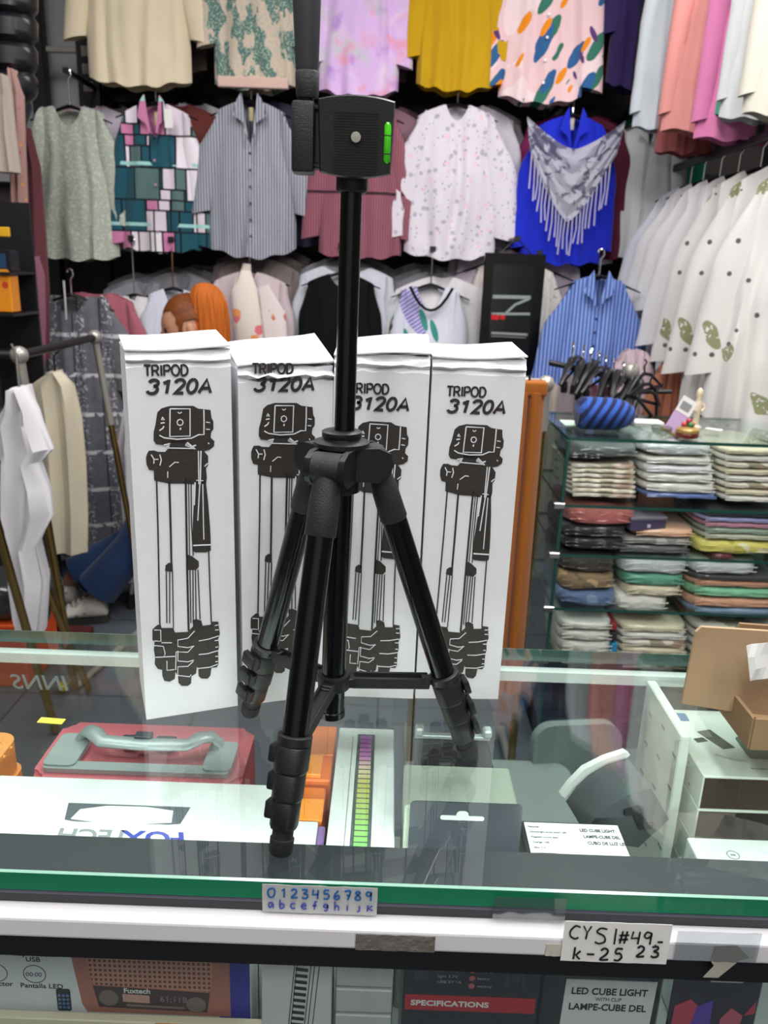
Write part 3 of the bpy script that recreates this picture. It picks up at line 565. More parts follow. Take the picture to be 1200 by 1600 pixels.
bm = B_(); prism(bm, rrect(-.034, -.010, .006, .016, .003), hz, hz + .014, 'xy'); prism(bm, rrect(.008, .032, .004, .016, .003), hz, hz + .014, 'xy'); box(bm, -.014, .006, -.006, .006, hz + .010, hz + .026, .001); mkobj('latch', bm, plain('latch_dark', '#39424A', .4), t)
t = thing('orange_case', 'orange ribbed rounded case at the left edge beside the red case', 'speaker', (-.475, .79, FZ)); h = .865 - FZ
bm = B_()
for k in range(5): r = rrect(-.09 + .0, .052 - .004 * abs(k - 2), -.066 + .0, .062 - .002 * k, .02); prism(bm, r, h * k / 5 + .001, h * (k + 1) / 5, 'xy')
mkobj('case_body', bm, plain('soft_orange', '#F3A25A', .5), t, True)
bm = B_()
for k in range(4): tube(bm, [(-.08, -.02 + .018 * k, h), (.03, -.02 + .018 * k, h + .001), (.046, -.026 + .018 * k, h - .004)], .0018, 8)
mkobj('ribs', bm, plain('soft_orange', '#F3A25A', .5), t, True)

# orange cartons and small white boxes between the speaker carton and the light box
ORG = plain('orange_carton', '#F07A1A', .4, var=.06)
t = thing('orange_carton', 'bright orange carton behind the front tripod leg, back one of two', 'box', (-.083, .825, FZ)); mkobj('carton', bx(-.034, .033, -.045, .062, 0, .20, .002, 1), ORG, t); mkobj('lid', bx(-.0345, .0335, .0, .0625, .2003, .203, .001, 1), ORG, t); mkobj('inner_flap', bx(-.030, .022, -.043, -.004, .2003, .206, .001, 1), plain('amber_card', '#FF9A2E', .4), t)
t = thing('orange_carton', 'lower orange carton just beside the white speaker carton, front one of two', 'box', (-.086, .742, FZ)); mkobj('carton', bx(-.026, .032, -.032, .030, 0, .197, .002, 1), ORG, t); mkobj('lid', bx(-.0265, .0325, -.0325, .004, .1973, .201, .001, 1), plain('amber_card', '#FF9A2E', .4), t)
t = thing('small_white_box', 'small white box with a purple side wrapped in film, behind another white box', 'box', (-.079, .680, FZ)); mkobj('carton', bx(-.028, .022, -.026, .026, 0, .203, .0012, 1), BOXW, t); mkobj('purple_side', bx(.0222, .0300, -.024, .024, .02, .199, .0012, 1), plain('purple_card', '#8E6BA8', .25, coat=.6), t)
t = thing('small_white_box', 'plain white box under the front ledge between front tripod leg and light box', 'box', (-.072, .622, FZ)); mkobj('carton', bx(-.030, .024, -.030, .030, 0, .208, .0012, 1), BOXW, t)
# upright light strip box
t = thing('light_strip_box', 'long white box printed with a purple to green light strip', 'box', (-.0115, .735, FZ)); h = .87 - FZ
mkobj('carton', bx(-.034, .034, -.14, .14, 0, h, .0012, 1), BOXW, t)
mg = G('light_strip_print', bump=0, sheen=0, rough=.3)
f = mg.op('MULTIPLY', mg.op('ADD', mg.y, .13), 1 / .26); cr = mg.N.new('ShaderNodeValToRGB'); mg.L.new(f, cr.inputs[0]); e = cr.color_ramp.elements
e[0].position = 0; e[0].color = c4(H('#4FBF73')); e[1].position = 1; e[1].color = c4(H('#B45BC8'))
for p_, h_ in ((.35, '#9ACB6E'), (.6, '#C9C46A'), (.7, '#E9D9B0'), (.8, '#D98AC8')): q_ = e.new(p_); q_.color = c4(H(h_))
bm = B_(); prism(bm, rrect(-.0105, .0105, -.138, .125, .001), h + .0001, h + .0006, 'xy'); mkobj('printed_strip_frame', bm, plain('strip_frame', '#56605C', .4), t)
bm = B_()
for k in range(30):
    y = -.136 + k * .00865; box(bm, -.0068, .0068, y, y + .0062, h + .0005, h + .0010)
mkobj('printed_light_bars', bm, mg.done(cr.outputs[0]), t)
bm = B_(); prism(bm, [(-.0165, -.138), (-.0157, -.138), (-.0157, .120), (-.0165, .120)], h + .0001, h + .0005, 'xy'); mkobj('printed_line', bm, GREY_INK, t)
# hang-tab package
t = thing('hang_tab_package', 'dark package with a rounded hang tab and red specifications band', 'package', (.094, .545, FZ)); 
mkobj('package_body', bx(-.062, .056, .001, .065, 0, .190, .002, 1), BOXD, t)
bm = B_(); prism(bm, rrect(-.058, .052, .19, .2645, .006), .1175, .1190); 
tabm = plain('tab_card', '#3C4047', .35, coat=.4); mkobj('hang_tab', bm, tabm, t, True)
bm = B_(); prism(bm, rrect(-.028, .015, .2450, .2500, .0024), .1168, .1176); prism(bm, rrect(-.0125, -.0005, .246, .2555, .0045), .1169, .1174); mkobj('hang_hole', bm, plain('hole_light', '#B9C2B9', .5), t, True)['label'] = 'light euro slot in the hang tab'
bm = B_(); prism(bm, [(-.0622, .0), (.0562, .0), (.0562, .19), (-.0622, .19)], .0, .0008); mkobj('front_print', bm, BOXD, t)
bm = B_(); prism(bm, [(-.0600, .138), (.0540, .138), (.0540, .1545), (-.0600, .1545)], -.0006, .0002); mkobj('red_band', bm, plain('signal_red', '#B8232A', .4), t)
text('band_text', 'SPECIFICATIONS', .0080, PAPER, t, (-.055, -.0008, .1435), bold=.03, xs=1.15)
bm = B_(); prism(bm, rrect(-.053, -.041, .170, .185, .004), -.0005, .0002); mkobj('product_picture', bm, plain('print_dim', '#33363D', .4), t)
for z, s in ((.182, 'pilot lamp'), (.175, 'light 3.7V'), (.169, 'USB 5V 1A')): text('fine_text', s, .0042, plain('dim_white', '#A9A9AC', .6), t, (-.033, -.0006, z), xs=1.1)
for k in range(3):
    bm = B_(); lathe(bm, [(.0027, 0), (.0027, .0005)], n=18); bmesh.ops.rotate(bm, verts=bm.verts, matrix=Matrix.Rotation(rad(90), 3, 'X')); mkobj('red_dot', bm, plain('coral_print', '#C96A60', .5), t, loc=(-.003, -.0001, .1835 - .0085 * k)); text('fine_text', ('charging', 'battery', 'warranty')[k], .0036, plain('dim_white', '#A9A9AC', .6), t, (.0015, -.0006, .1825 - .0085 * k))
bm = B_(); box(bm, .026, .030, -.0006, .0, .168, .188); box(bm, .040, .043, -.0006, .0, .166, .188); box(bm, .031, .039, -.0006, .0, .172, .186); mkobj('product_picture', bm, plain('print_dim', '#33363D', .4), t)
t = thing('clear_sleeve_box', 'pale green frosted box top behind the dark hang tab', 'box', (.094, .700, FZ)); mkobj('carton', bx(-.063, .049, -.034, .036, 0, .256, .002, 1), plain('frosted_green', '#A5AEA0', .35, coat=.3), t)
# dark boxes with silver corners at the back
t = thing('silver_trim_box', 'black box with silver corner trim behind the right tripod foot', 'box', (.099, .812, FZ)); mkobj('case_body', bx(-.050, .036, -.04, .03, 0, .222, .002, 1), BOXD, t)
mkobj('trim_bar', bx(-.052, .038, .024, .032, .2225, .2275, .001, 1), plain('silver_trim', '#D5DEDB', .3, .3), t)
for x in (-.047, .034): mkobj('corner_clip', bx(x - .005, x + .005, .020, .034, .228, .238, .002, 1), plain('silver_trim', '#D5DEDB', .3, .3), t)
# LED cube light carton
t = thing('cube_light_carton', 'white-labelled black carton reading LED CUBE LIGHT at the front of the case', 'box', (.208, .655, FZ)); h = .87 - FZ
mkobj('carton', bx(-.056, .05, -.108, .056, 0, h, .002, 1), BOXD, t)
bm = B_(); prism(bm, [(-.050, -.104), (.048, -.104), (.048, .052), (-.050, .052)], h + .0001, h + .0006, 'xy'); mkobj('top_label', bm, PAPER, t)
for i, s in enumerate(('LED CUBE LIGHT', 'LAMPE-CUBE DEL', 'CUBO DE LUZ LED')): top_text(s, .0062, DARK_INK, t, .006 + .002 * i, .040 - .0095 * i, h + .0008, bold=.02, xs=.78)
for i in range(11): top_text(('Features:', 'Ultra-bright white smart LED', 'Magnetic mount back', 'Charge: USB', 'Size: 3 in', 'Caracteristiques:', 'Lumiere DEL, 6 modes', 'Dos magnetique', 'Duree de charge: 1 h', 'Caracteristicas:', 'Luz LED inteligente')[i], .0036, DARK_INK, t, -.047 + .0004 * i, .044 - .0078 * i, h + .0008, xs=.9)
for i, hx_ in enumerate(('#B7C25B', '#4C5B58', '#5C9FD0')): bm = B_(); prism(bm, [(.012 + .011 * i, -.012), (.021 + .011 * i, -.012), (.021 + .011 * i, .002), (.012 + .011 * i, .002)], h + .0005, h + .0009, 'xy'); mkobj('colour_swatch', bm, plain('swatch_%d' % i, hx_, .5), t)
FY = -.1082
bm = B_(); prism(bm, [(-.037, .08), (.042, .08), (.044, .176), (-.035, .176)], FY - .0005, FY + .0002); mkobj('front_label', bm, plain('label_grey', '#E4E2E4', .6), t)
for s, sz_, z in (('LED CUBE LIGHT', .0102, .1605), ('WITH CLIP', .0055, .1535), ('LAMPE-CUBE DEL', .0102, .143)): text('front_text', s, sz_, DARK_INK, t, (.0035, FY - .0008, z), bold=.025 if sz_ > .006 else 0, xs=.86, align='CENTER')
# clip lamp
t = thing('clip_lamp', 'white-rimmed dark grey clip lamp leaning beside the white box stack', 'lamp', (.270, .765, FZ), rz=rad(10))
bm = B_(); prism(bm, [(-.052, .190), (-.044, .204), (-.028, .223), (-.004, .235), (.020, .242), (.026, .238), (.022, .233), (-.002, .227), (-.022, .215), (-.038, .198), (-.046, .186)], .026, .034); mkobj('lamp_rim', bm, WHITE, t, True)
bm = B_(); prism(bm, [(-.048, .186), (-.040, .200), (-.024, .217), (-.003, .230), (.022, .236), (.049, .194), (.018, .160), (-.008, .166), (-.034, .172)], -.032, .021); mkobj('lamp_body', bm, plain('lamp_dark_grey', '#4A4F52', .4, coat=.3), t, True)
bm = B_(); prism(bm, [(-.006, .212), (.010, .216), (.022, .192), (.030, .192), (.028, .186), (.014, .186), (.004, .206), (-.006, .206)], -.036, -.032); mkobj('clip', bm, BLKM, t)
bm = B_(); box(bm, -.010, .014, -.012, .012, .0, .162, .003); mkobj('lamp_stem', bm, BLKM, t)
# white cartons stacked at the right
lbl = ('top white camera carton of the stack at the right of the case', 'middle white camera carton under the top one, dark glossy front', 'third white camera carton down in the stack, dark glossy front', 'lowest camera carton of the right stack, almost hidden')
for k in range(4):
    z = .89 - .001 - (k + 1) * .044; t = thing('camera_carton', lbl[k], 'box', (.424, .845, z), group='camera cartons stacked in the case')
    mkobj('carton', bx(-.055, .070, -.0705, .072, .0005, .0430, .0012, 1), plain('dotted_white_card', '#DDE5DC', .45), t)
    mkobj('dark_front', bx(-.0535, .069, -.0715, -.0706, .0015, .0405), BOXD, t)
    if k == 0:
        bm = B_(); prism(bm, rrect(-.046, -.030, .044, .062, .002), .0431, .0435, 'xy'); mkobj('blue_badge', bm, plain('badge_blue', '#4F74A0', .5), t)
        bm = B_(); prism(bm, [(-.030, .02), (-.012, .026), (.004, -.012), (-.012, -.016)], .0431, .0435, 'xy'); prism(bm, [(-.040, .004), (-.028, .008), (-.024, .0), (-.038, -.004)], .0431, .0435, 'xy'); mkobj('camera_picture', bm, plain('print_dark_green', '#3E4A44', .4), t)
        bm = B_(); prism(bm, rrect(.012, .048, -.034, .012, .006), .0431, .0435, 'xy'); mkobj('camera_picture', bm, plain('print_green_grey', '#4E6257', .4), t)
        bm = B_(); ribbon(bm, [(-.026 + .004 * i, -.028 - .012 * sin(i / 8 * 1.5)) for i in range(9)], .0035, .0431, .0434, 'xy'); mkobj('printed_curve', bm, plain('pale_print', '#B9C3BA', .5), t)
        top_text('Wireless Microphone', .006, GREY_INK, t, .058, -.052, .0432, True, bold=.01)
        bm = B_()
        for a_, b_ in ((.008, .02), (.018, .05), (.030, .03)):
            for s_ in range(3): box(bm, -.0558, -.0552, -.06 + b_ + s_ * .04, -.057 + b_ + s_ * .04, a_, a_ + .003)
        mkobj('side_dots', bm, GREY_INK, t)
t = thing('white_dotted_box', 'tall white box with small grey dots behind the camera cartons', 'box', (.3695, .905, FZ)); mkobj('carton', bx(-.022, -.010, -.105, .024, 0, .262, .0015, 1), plain('dotted_white_card', '#DDE5DC', .45), t)
bm = B_()
for i in range(5):
    for j in range(3): box(bm, -.0226, -.0220, -.09 + j * .045, -.102 + j * .045, .06 + i * .042 + .01 * (j % 2), .064 + i * .042 + .01 * (j % 2))
mkobj('side_dots', bm, GREY_INK, t)
t = thing('film_wrapped_box', 'small white box in crinkled film at the lower right of the case', 'box', (.385, .645, FZ)); h = .205
mkobj('carton', bx(-.058, .07, -.045, .055, 0, h, .0012, 1), BOXW, t); mkobj('film', bx(-.0592, .0712, -.0462, .0562, .001, h + .0012, .003, 2), thin_glass('wrap_film', (.96, .98, .97), rough=.12, boost=1.6), t)
for (x, y, r) in ((-.020, .030, .006), (-.018, .002, .006), (.030, .028, .005)):
    bm = B_(); ribbon(bm, [(x + r * cos(k / 20 * 2 * pi), y + r * sin(k / 20 * 2 * pi)) for k in range(21)], .0009, h + .0001, h + .0005, 'xy'); ribbon(bm, [(x - .0025, y), (x + .0025, y)], .0022, h + .0001, h + .0005, 'xy'); mkobj('printed_icon', bm, GREY_INK, t)
# boxes along the front below the rail
t = thing('strip_light_carton', 'upright grey-white carton with a ladder drawing behind the lower front glass', 'box', (-.060, .5400, FZ)); mkobj('carton', bx(-.031, .030, 0, .044, 0, .196, .001, 1), BOXG if False else plain('front_carton', '#DCD6D8', .5), t)
bm = B_()
for x in (-.0075, -.0055, .0065, .0095, .0135): ribbon(bm, [(x + .006, .194), (x - .0015, .10)], .0007, -.0005, .0002)
for k in range(14): z = .100 + k * .0068; xo = -.0015 + .006 * (z - .1) / .094; prism(bm, [(-.0050 + xo, z), (.0058 + xo, z - .001), (.0058 + xo, z + .0022), (-.0050 + xo, z + .0032)], -.0005, .0002)
mkobj('ladder_drawing', bm, DARK_INK, t)
for k in range(3):
    z = FZ + .048 * 0; t = thing('clear_top_box', ('white cling-wrapped box, uppermost of the small front stack', 'white cling-wrapped box, middle of the small front stack', 'white cling-wrapped box, bottom of the small front stack')[k], 'box', (-.001, .5400, .852 - (k + 1) * .0285 + .002), group='wrapped boxes stacked behind the front glass')
    mkobj('carton', bx(-.0255, .0235, 0, .040, .0005, .0255, .001, 1), plain('front_carton', '#DCD6D8', .5), t); mkobj('film', bx(-.0262, .0242, -.0008, .0408, .0003, .0267, .002, 2), thin_glass('wrap_film2', (.95, .96, .95), rough=.08, boost=1.8), t)
t = thing('box_riser', 'plain white box under the cling-wrapped front stack', 'box', (-.001, .5400, FZ)); mkobj('carton', bx(-.0255, .0235, 0, .04, 0, .107, .001, 1), PAPER, t)
t = thing('purple_print_package', 'dark purple package with red and violet artwork and a white hang slot', 'package', (.300, .5400, FZ)); mkobj('package_body', bx(-.036, .040, .0, .006, 0, .196, .002, 1), plain('deep_purple_card', '#221B2C', .35, coat=.3), t)
bm = B_(); prism(bm, rrect(-.007, .022, .186, .1905, .0021), -.0006, .0002); mkobj('hang_slot', bm, plain('slot_cream', '#D9D5C9', .5), t)
for nm, hx_, pts in (('artwork', '#C2405A', [(-.034, .110), (-.010, .118), (-.004, .150), (-.020, .166), (-.033, .158)]), ('artwork', '#5A3FA8', [(-.018, .13), (.0, .136), (-.001, .166), (-.014, .158)]), ('artwork', '#C25A74', [(.010, .12), (.024, .12), (.027, .150), (.016, .158), (.008, .145)]), ('artwork', '#B33A48', [(.028, .150), (.037, .153), (.036, .166)])):
    bm = B_(); prism(bm, pts, -.0006 - .0002 * (hx_ == '#5A3FA8'), .0002); mkobj(nm, bm, plain('art_' + hx_[1:], hx_, .5), t)

# ------------------------------------------------------------------ notes and tape on the counter front
def glyph_strokes(bm, s, x, z, sz, w, y0, y1, gap=1.0, slant=0):
    C = {'0': [[(0.5,1),(.1,.8),(.0,.4),(.25,0),(.7,.05),(.9,.5),(.8,.9),(.5,1)]], '1': [[(.2,.75),(.5,1),(.5,0)]], '2': [[(0.05,.8),(.35,1),(.7,.85),(.6,.5),(.05,.02),(.85,.05)]],
     '3': [[(.05,.95),(.6,1),(.65,.75),(.3,.55),(.75,.4),(.7,.08),(.3,0),(.05,.12)]], '4': [[(.15,1),(.05,.45),(.8,.5)],[(.75,1),(.7,0)]], '5': [[(.8,1),(.25,1),(.2,.6),(.6,.6),(.8,.3),(.5,0),(.1,.05)]],
     '6': [[(.6,1),(.2,.6),(.1,.2),(.4,0),(.75,.2),(.6,.45),(.15,.3)]], '7': [[(.05,.95),(.8,1),(.45,0)],[(.3,.5),(.75,.52)]], '8': [[(.7,.85),(.4,1),(.1,.8),(.6,.45),(.7,.15),(.35,0),(.05,.2),(.3,.5),(.7,.85)]],
     '9': [[(.7,.9),(.3,1),(.1,.7),(.35,.5),(.7,.7),(.72,.9),(.7,0)]], 'C': [[(.85,.9),(.45,1),(.05,.6),(.1,.2),(.5,0),(.8,.1)]], 'Y': [[(.1,1),(.45,.5),(.75,1)],[(.45,.5),(.4,0)]], 'S': [[(.8,.95),(.35,1),(.1,.75),(.65,.5),(.75,.15),(.35,0),(.05,.1)]],
     'I': [[(.4,1),(.4,0)]], '#': [[(.3,1),(.15,0)],[(.7,1),(.55,0)],[(.02,.65),(.9,.7)],[(0,.3),(.85,.35)]], '.': [[(.3,.0),(.42,.05)]], '-': [[(.05,.45),(.75,.45)]], 'k': [[(.15,1),(.1,0)],[(.7,.7),(.3,.35),(.7,.0)]],
     'K': [[(.15,.7),(.1,0)],[(.75,.65),(.15,.35),(.8,.1)]], 'a': [[(.65,.6),(.2,.6),(.1,.25),(.35,.05),(.65,.5),(.7,0)]], 'b': [[(.15,1),(.15,.05),(.55,.05),(.7,.35),(.4,.55),(.15,.4)]], 'c': [[(.7,.6),(.3,.6),(.1,.3),(.35,.02),(.7,.1)]],
     'e': [[(.1,.35),(.65,.4),(.5,.65),(.2,.55),(.1,.25),(.4,0),(.7,.1)]], 'f': [[(.7,.9),(.4,.85),(.35,0)],[(.1,.45),(.65,.5)]], 'g': [[(.65,.6),(.25,.62),(.15,.35),(.6,.3),(.65,.6),(.6,0),(.2,-.1)]], 'h': [[(.15,1),(.15,0)],[(.15,.4),(.45,.55),(.65,.35),(.65,0)]],
     'i': [[(.35,.6),(.35,0)]], 'j': [[(.5,.6),(.5,.05),(.2,-.05)]], ' ': []}
    def cr(P):
        if len(P) < 3: return P
        Q = [P[0]] + list(P) + [P[-1]]; out = []
        for a, b, c, d in zip(Q, Q[1:], Q[2:], Q[3:]):
            for k in range(5):
                t_ = k / 5; out.append(tuple(.5 * (2 * b[m] + (c[m] - a[m]) * t_ + (2 * a[m] - 5 * b[m] + 4 * c[m] - d[m]) * t_ ** 2 + (3 * b[m] - a[m] - 3 * c[m] + d[m]) * t_ ** 3) for m in (0, 1)))
        return out + [P[-1]]
    for ch in s:
        for st in C.get(ch, []): ribbon(bm, [(x + (px + slant * pz) * sz * .72, z + pz * sz) for px, pz in (cr(st) if ch not in '41YIkTK#' else st)], w, y0, y1)
        x += sz * .98 * gap * (.55 if ch in 'I.1i' else 1)
    return x
def paper(bm, x0, x1, z0, z1, y, n=14, amp=.0004, ny=3, seed=1, th=.0003):
    g = []
    for j in range(ny + 1):
        for i in range(n + 1):
            u, v = i / n, j / ny; e = .0006 * noise.noise(Vector((u * 9, v * 5, seed)))
            g.append((x0 + (x1 - x0) * u + (e if i in (0, n) else 0), y + amp * noise.noise(Vector((u * 6, v * 3, seed + 4))), z0 + (z1 - z0) * v + (e if j in (0, ny) else 0)))
    A = [bm.verts.new(p) for p in g]; Bv = [bm.verts.new((p[0], p[1] - th, p[2])) for p in g]
    for j in range(ny):
        for i in range(n):
            a = j * (n + 1) + i; bm.faces.new((A[a], A[a + 1], A[a + n + 2], A[a + n + 1])); bm.faces.new((Bv[a], Bv[a + n + 1], Bv[a + n + 2], Bv[a + 1]))
    per = list(range(n + 1)) + [j * (n + 1) + n for j in range(1, ny + 1)] + [ny * (n + 1) + i for i in range(n - 1, -1, -1)] + [j * (n + 1) for j in range(ny - 1, 0, -1)]
    for a, b in zip(per, per[1:] + per[:1]): bm.faces.new((A[a], A[b], Bv[b], Bv[a]))
    return bm
t = thing('masking_tape_note', 'strip of pale masking tape with blue handwritten digits and letters on the green glass edge', 'tape', (-.0375, .5215, .934))
mkobj('tape', paper(B_(), -.0485, .0435, -.0135, .0135, 0), plain('masking_tape', '#B4B7B5', .6, bump=.3, bscale=90), t)
bm = B_(); glyph_strokes(bm, '0', -.044, .002, .0086, .0014, -.0014, -.0008); glyph_strokes(bm, '1', -.0340, .002, .0086, .0014, -.0014, -.0008); x = -.0255
for ch in '23456789': glyph_strokes(bm, ch, x, .002 - .0001, .0086, .0014, -.0014, -.0008); x += .0085
mkobj('handwriting', bm, plain('blue_marker', '#1F5E9E', .5), t)
bm = B_(); x = -.044
for ch in 'abcefghijK': glyph_strokes(bm, ch, x, -.0088, .0084, .0012, -.0014, -.0008); x += .0088
mkobj('handwriting', bm, plain('violet_marker', '#4A4FA8', .5), t)
t = thing('price_note', 'white paper note handwritten CYSI #49.- 23 K-25 taped to the front rail', 'note', (.1955, .5055, .9110))
mkobj('paper', paper(B_(), -.0425, .0415, -.0125, .0265, 0, amp=.0003, seed=5), PAPER, t)
bm = B_(); x = glyph_strokes(bm, 'CY', -.0380, .0105, .0125, .0012, -.0015, -.0008, .78); x = glyph_strokes(bm, 'SI', x + .001, .0065, .0150, .0012, -.0015, -.0008, .78); x = glyph_strokes(bm, '#49', x + .001, .0075, .0118, .0012, -.0015, -.0008, .82); x = glyph_strokes(bm, '.-', x - .001, .0065, .0080, .0014, -.0015, -.0008, .7)
glyph_strokes(bm, '23', .0165, -.0050, .0105, .0014, -.0015, -.0008, 1.1); glyph_strokes(bm, 'k-25', -.0335, -.0095, .0115, .0014, -.0015, -.0008, .95); mkobj('handwriting', bm, plain('black_marker', '#15151A', .5), t)
CT = thin_glass('clear_tape_mat', (.86, .88, .88), rough=.12, boost=2.2)
o = mkobj('clear_tape', paper(B_(), -.058, .0, -.009, .014, 0, amp=.0012, seed=8, th=.0001), CT, None, True, loc=(.157, .5205, .9305)); tag(o, 'crinkled clear tape left of the handwritten price note', 'tape')
o = mkobj('clear_tape', paper(B_(), .0, .066, -.020, .009, 0, amp=.0012, seed=3, th=.0001), CT, None, True, loc=(.2425, .5063, .922)); tag(o, 'wide clear tape right of the handwritten price note', 'tape')
o = mkobj('grey_tape_patch', paper(B_(), -.030, .033, -.0078, .0078, 0, seed=11), plain('grey_brown_tape', '#6B6861', .75, bump=.6, bscale=120, var=.25), None, loc=(.020, .5070, .9080)); tag(o, 'torn grey-brown tape patch on the white rail under the blue handwriting', 'tape')
bm = B_(); prism(bm, [(-.011, .010), (.006, .011), (.018, -.001), (.010, -.004), (-.004, -.022), (-.016, -.022), (-.009, -.010), (-.012, -.006)], -.0003, 0); o = mkobj('torn_tape', bm, plain('beige_tape', '#A9A698', .6, bump=.3, bscale=80), None, loc=(.285, .5068, .9075)); tag(o, 'torn beige tape scrap hanging off the white rail at the right', 'tape')
bm = paper(B_(), 0, .016, -.006, .006, 0, seed=21); o = mkobj('small_tape', bm, plain('cream_tape', '#C2BFB4', .6), None, loc=(.141, .5070, .9070)); tag(o, 'small cream tape square just left of the price note', 'tape')

# ------------------------------------------------------------------ corrugated carton on the right end of the counter
KR = plain('kraft_card', '#AD9070', .8, bump=.15, bscale=120); KRD = plain('kraft_inside', '#8F7454', .85)
t = thing('kraft_carton', 'open brown corrugated carton with raised flap at the right end of the counter', 'box', (.392, .735, .9503))
bm = B_()
Q = Matrix.Identity(4)
for a in ((-.0, .16, -.002, .002, 0, .036), (-.0, .16, .128, .132, 0, .036), (-.002, .002, 0, .13, 0, .036), (.158, .162, 0, .13, 0, .036), (0, .16, 0, .13, 0, .003)): box(bm, *a, M=Q)
mkobj('carton_walls', bm, KRD, t)
bm = B_(); prism(bm, [(-.058, .024), (.000, .016), (.090, .010), (.090, .112), (-.050, .116), (-.055, .110)], .046, .050); mkobj('flap', bm, KR, t)
bm = B_(); prism(bm, [(.02, .036), (.158, .036), (.158, .08), (.03, .085)], .128, .132); mkobj('flap', bm, KRD, t)
o = mkobj('paper_sheet', paper(B_(), -.0, .085, -.018, .020, 0, amp=.004, seed=31), PAPER, None, loc=(.375, .735, 1.048), rot=(rad(-8), rad(-12), 0)); tag(o, 'white paper sheet sticking out of the brown carton at the right edge', 'paper')

# ------------------------------------------------------------------ clothes
def garment(label, cx, Y, zt, w, l, mat, kind='blouse', sleeve=.45, spread=.10, neck='crew', nw=.20, dip=.07, slope=.30, flare=1.0, depth=.055, rz=0, group=None, parts=True, hem=.012, seed=0, sl_w=.075, collar=None, smat=None, fold=.012, cat=None, cuff=None, inner=None, top_flat=False, tilt=0, nf=None):
    """a garment on a hanger: origin at the middle of the neck line; front faces -y"""
    rnd = random.Random(seed * 31 + int(cx * 1000) + int(zt * 100)); t = thing(kind, label, cat or kind, (cx, Y, zt), rot=(0, rad(tilt), rz), group=group)
    nx, nv = (34, 22) if parts else (18, 12); sw = w * (.40 if sleeve else .42); k1 = rnd.uniform(9, 13); ph = rnd.uniform(0, 6); k2 = rnd.uniform(18, 26); lift = rnd.uniform(-.4, .4)
    bm = B_(); grid = {}
    for side in (-1, 1):                     # front, back
        for j in range(nv + 1):
            v = (j / nv) ** 1.15
            for i in range(nx + 1):
                u = -1 + 2 * i / nx
                hw = sw + (w * .5 * flare - sw) * min(1, v * 1.25) ** .8 - .012 * math.exp(-((v - .3) / .12) ** 2)
                au = abs(u); zt_ = -slope * sw * max(0, au - nw) * (1 + .35 * au * au)
                if au < nw:
                    d_ = dip if side < 0 else dip * .12
                    zt_ -= d_ * ((1 - (au / nw) ** 2) if neck != 'v' else (1 - au / nw))
                zb = -l - hem * sin(pi * (u + 1) / 2 * 1.0) * 1.4 + .006 * sin(k1 * u + ph)
                z = zt_ + (zb - zt_) * v
                A = (.25 + .75 * v) * fold; wrp = 2.4 * noise.noise(Vector((u * 1.7, v * 1.6, seed + side * 3 + ph))); f = A * ((.55 + .6 * noise.noise(Vector((u * 2.3 + 5, v * 1.3, ph)))) * 1.2 * sin(k1 * u + ph + 1.1 * v + wrp) + .45 * sin(k2 * .8 * u + 2.1 * ph - v + wrp * 1.6) + .6 * noise.noise(Vector((u * 4, v * 5, seed + side))))
                y = side * depth * (max(0, 1 - u * u) ** .45) * (.55 + .45 * min(1, v * 2.2)) + f * (1 if side < 0 else .6) * (1 - u ** 8)
                grid[side, j, i] = (u * hw, y, z)
    vv = {}
    for key, p in grid.items():
        s_, j, i = key
        if s_ == 1 and i in (0, nx): vv[key] = vv[-1, j, i]
        else: vv[key] = bm.verts.new(p)
    for s_ in (-1, 1):
        for j in range(nv):
            for i in range(nx):
                try: bm.faces.new((vv[s_, j, i], vv[s_, j, i + 1], vv[s_, j + 1, i + 1], vv[s_, j + 1, i]))
                except ValueError: pass
    b = mkobj('garment_body', bm, mat, t, True)
    for p in b.data.polygons: p.use_smooth = True
    if sleeve:
        for s_ in (-1, 1):
            bm = B_(); rings = []; sp_ = spread * (1 + .15 * s_ * lift); n = 14; rows = 9 if parts else 5
            ztp = -slope * sw * (1 - nw) * 1.3
            for j in range(rows + 1):
                v = j / rows; cxx = s_ * (sw * .93 + sp_ * (v ** .8)); cz = ztp - .012 - sleeve * v * (1 - .0 * v); r1 = sl_w * (1 - .28 * v) * (.55 + .45 * min(1, v * 5)); r2 = depth * .62 * (1 - .2 * v)
                tl = s_ * rad(58) * (1 - min(1, v * 2.6)) + s_ * rad(12) * v; ring = []
                for q in range(n):
                    th = 2 * pi * q / n; rr = 1 + .10 * noise.noise(Vector((q * .9, v * 6, seed + s_))); ox = cos(th) * r1 * .62 * rr; oy = sin(th) * r2 * rr
                    ring.append(Vector((cxx + ox * cos(tl), -.004 + oy, cz - ox * sin(tl) * (-1 if False else 1))))
                rings.append(ring)
            loft(bm, rings, caps=False); so = mkobj('sleeve', bm, smat or mat, t, True)
            for p in so.data.polygons: p.use_smooth = True
            if cuff:
                bm = B_(); loft(bm, [[p + (p - sum(r, Vector()) / n) * .06 for p in r] for r in (rings[-2], rings[-1])], caps=False); mkobj('cuff', bm, cuff, so, True)
    if collar:
        for s_ in (-1, 1):
            bm = B_(); x0 = nw * sw; pts = [(s_ * x0 * .55, .020), (s_ * (x0 * 1.05), .006), (s_ * (x0 * 1.45), -.050), (s_ * x0 * .62, -.062), (s_ * x0 * .30, -.055)] if neck != 'v' else [(s_ * x0 * .75, .024), (s_ * x0 * 1.15, .002), (s_ * x0 * 1.55, -.060), (s_ * x0 * .65, -.085), (s_ * x0 * .12, -dip)]
            prism(bm, pts if s_ > 0 else pts[::-1], -depth * 1.12 - .004, -depth * 1.12 + .004); mkobj('collar', bm, collar, t, True)
    return t
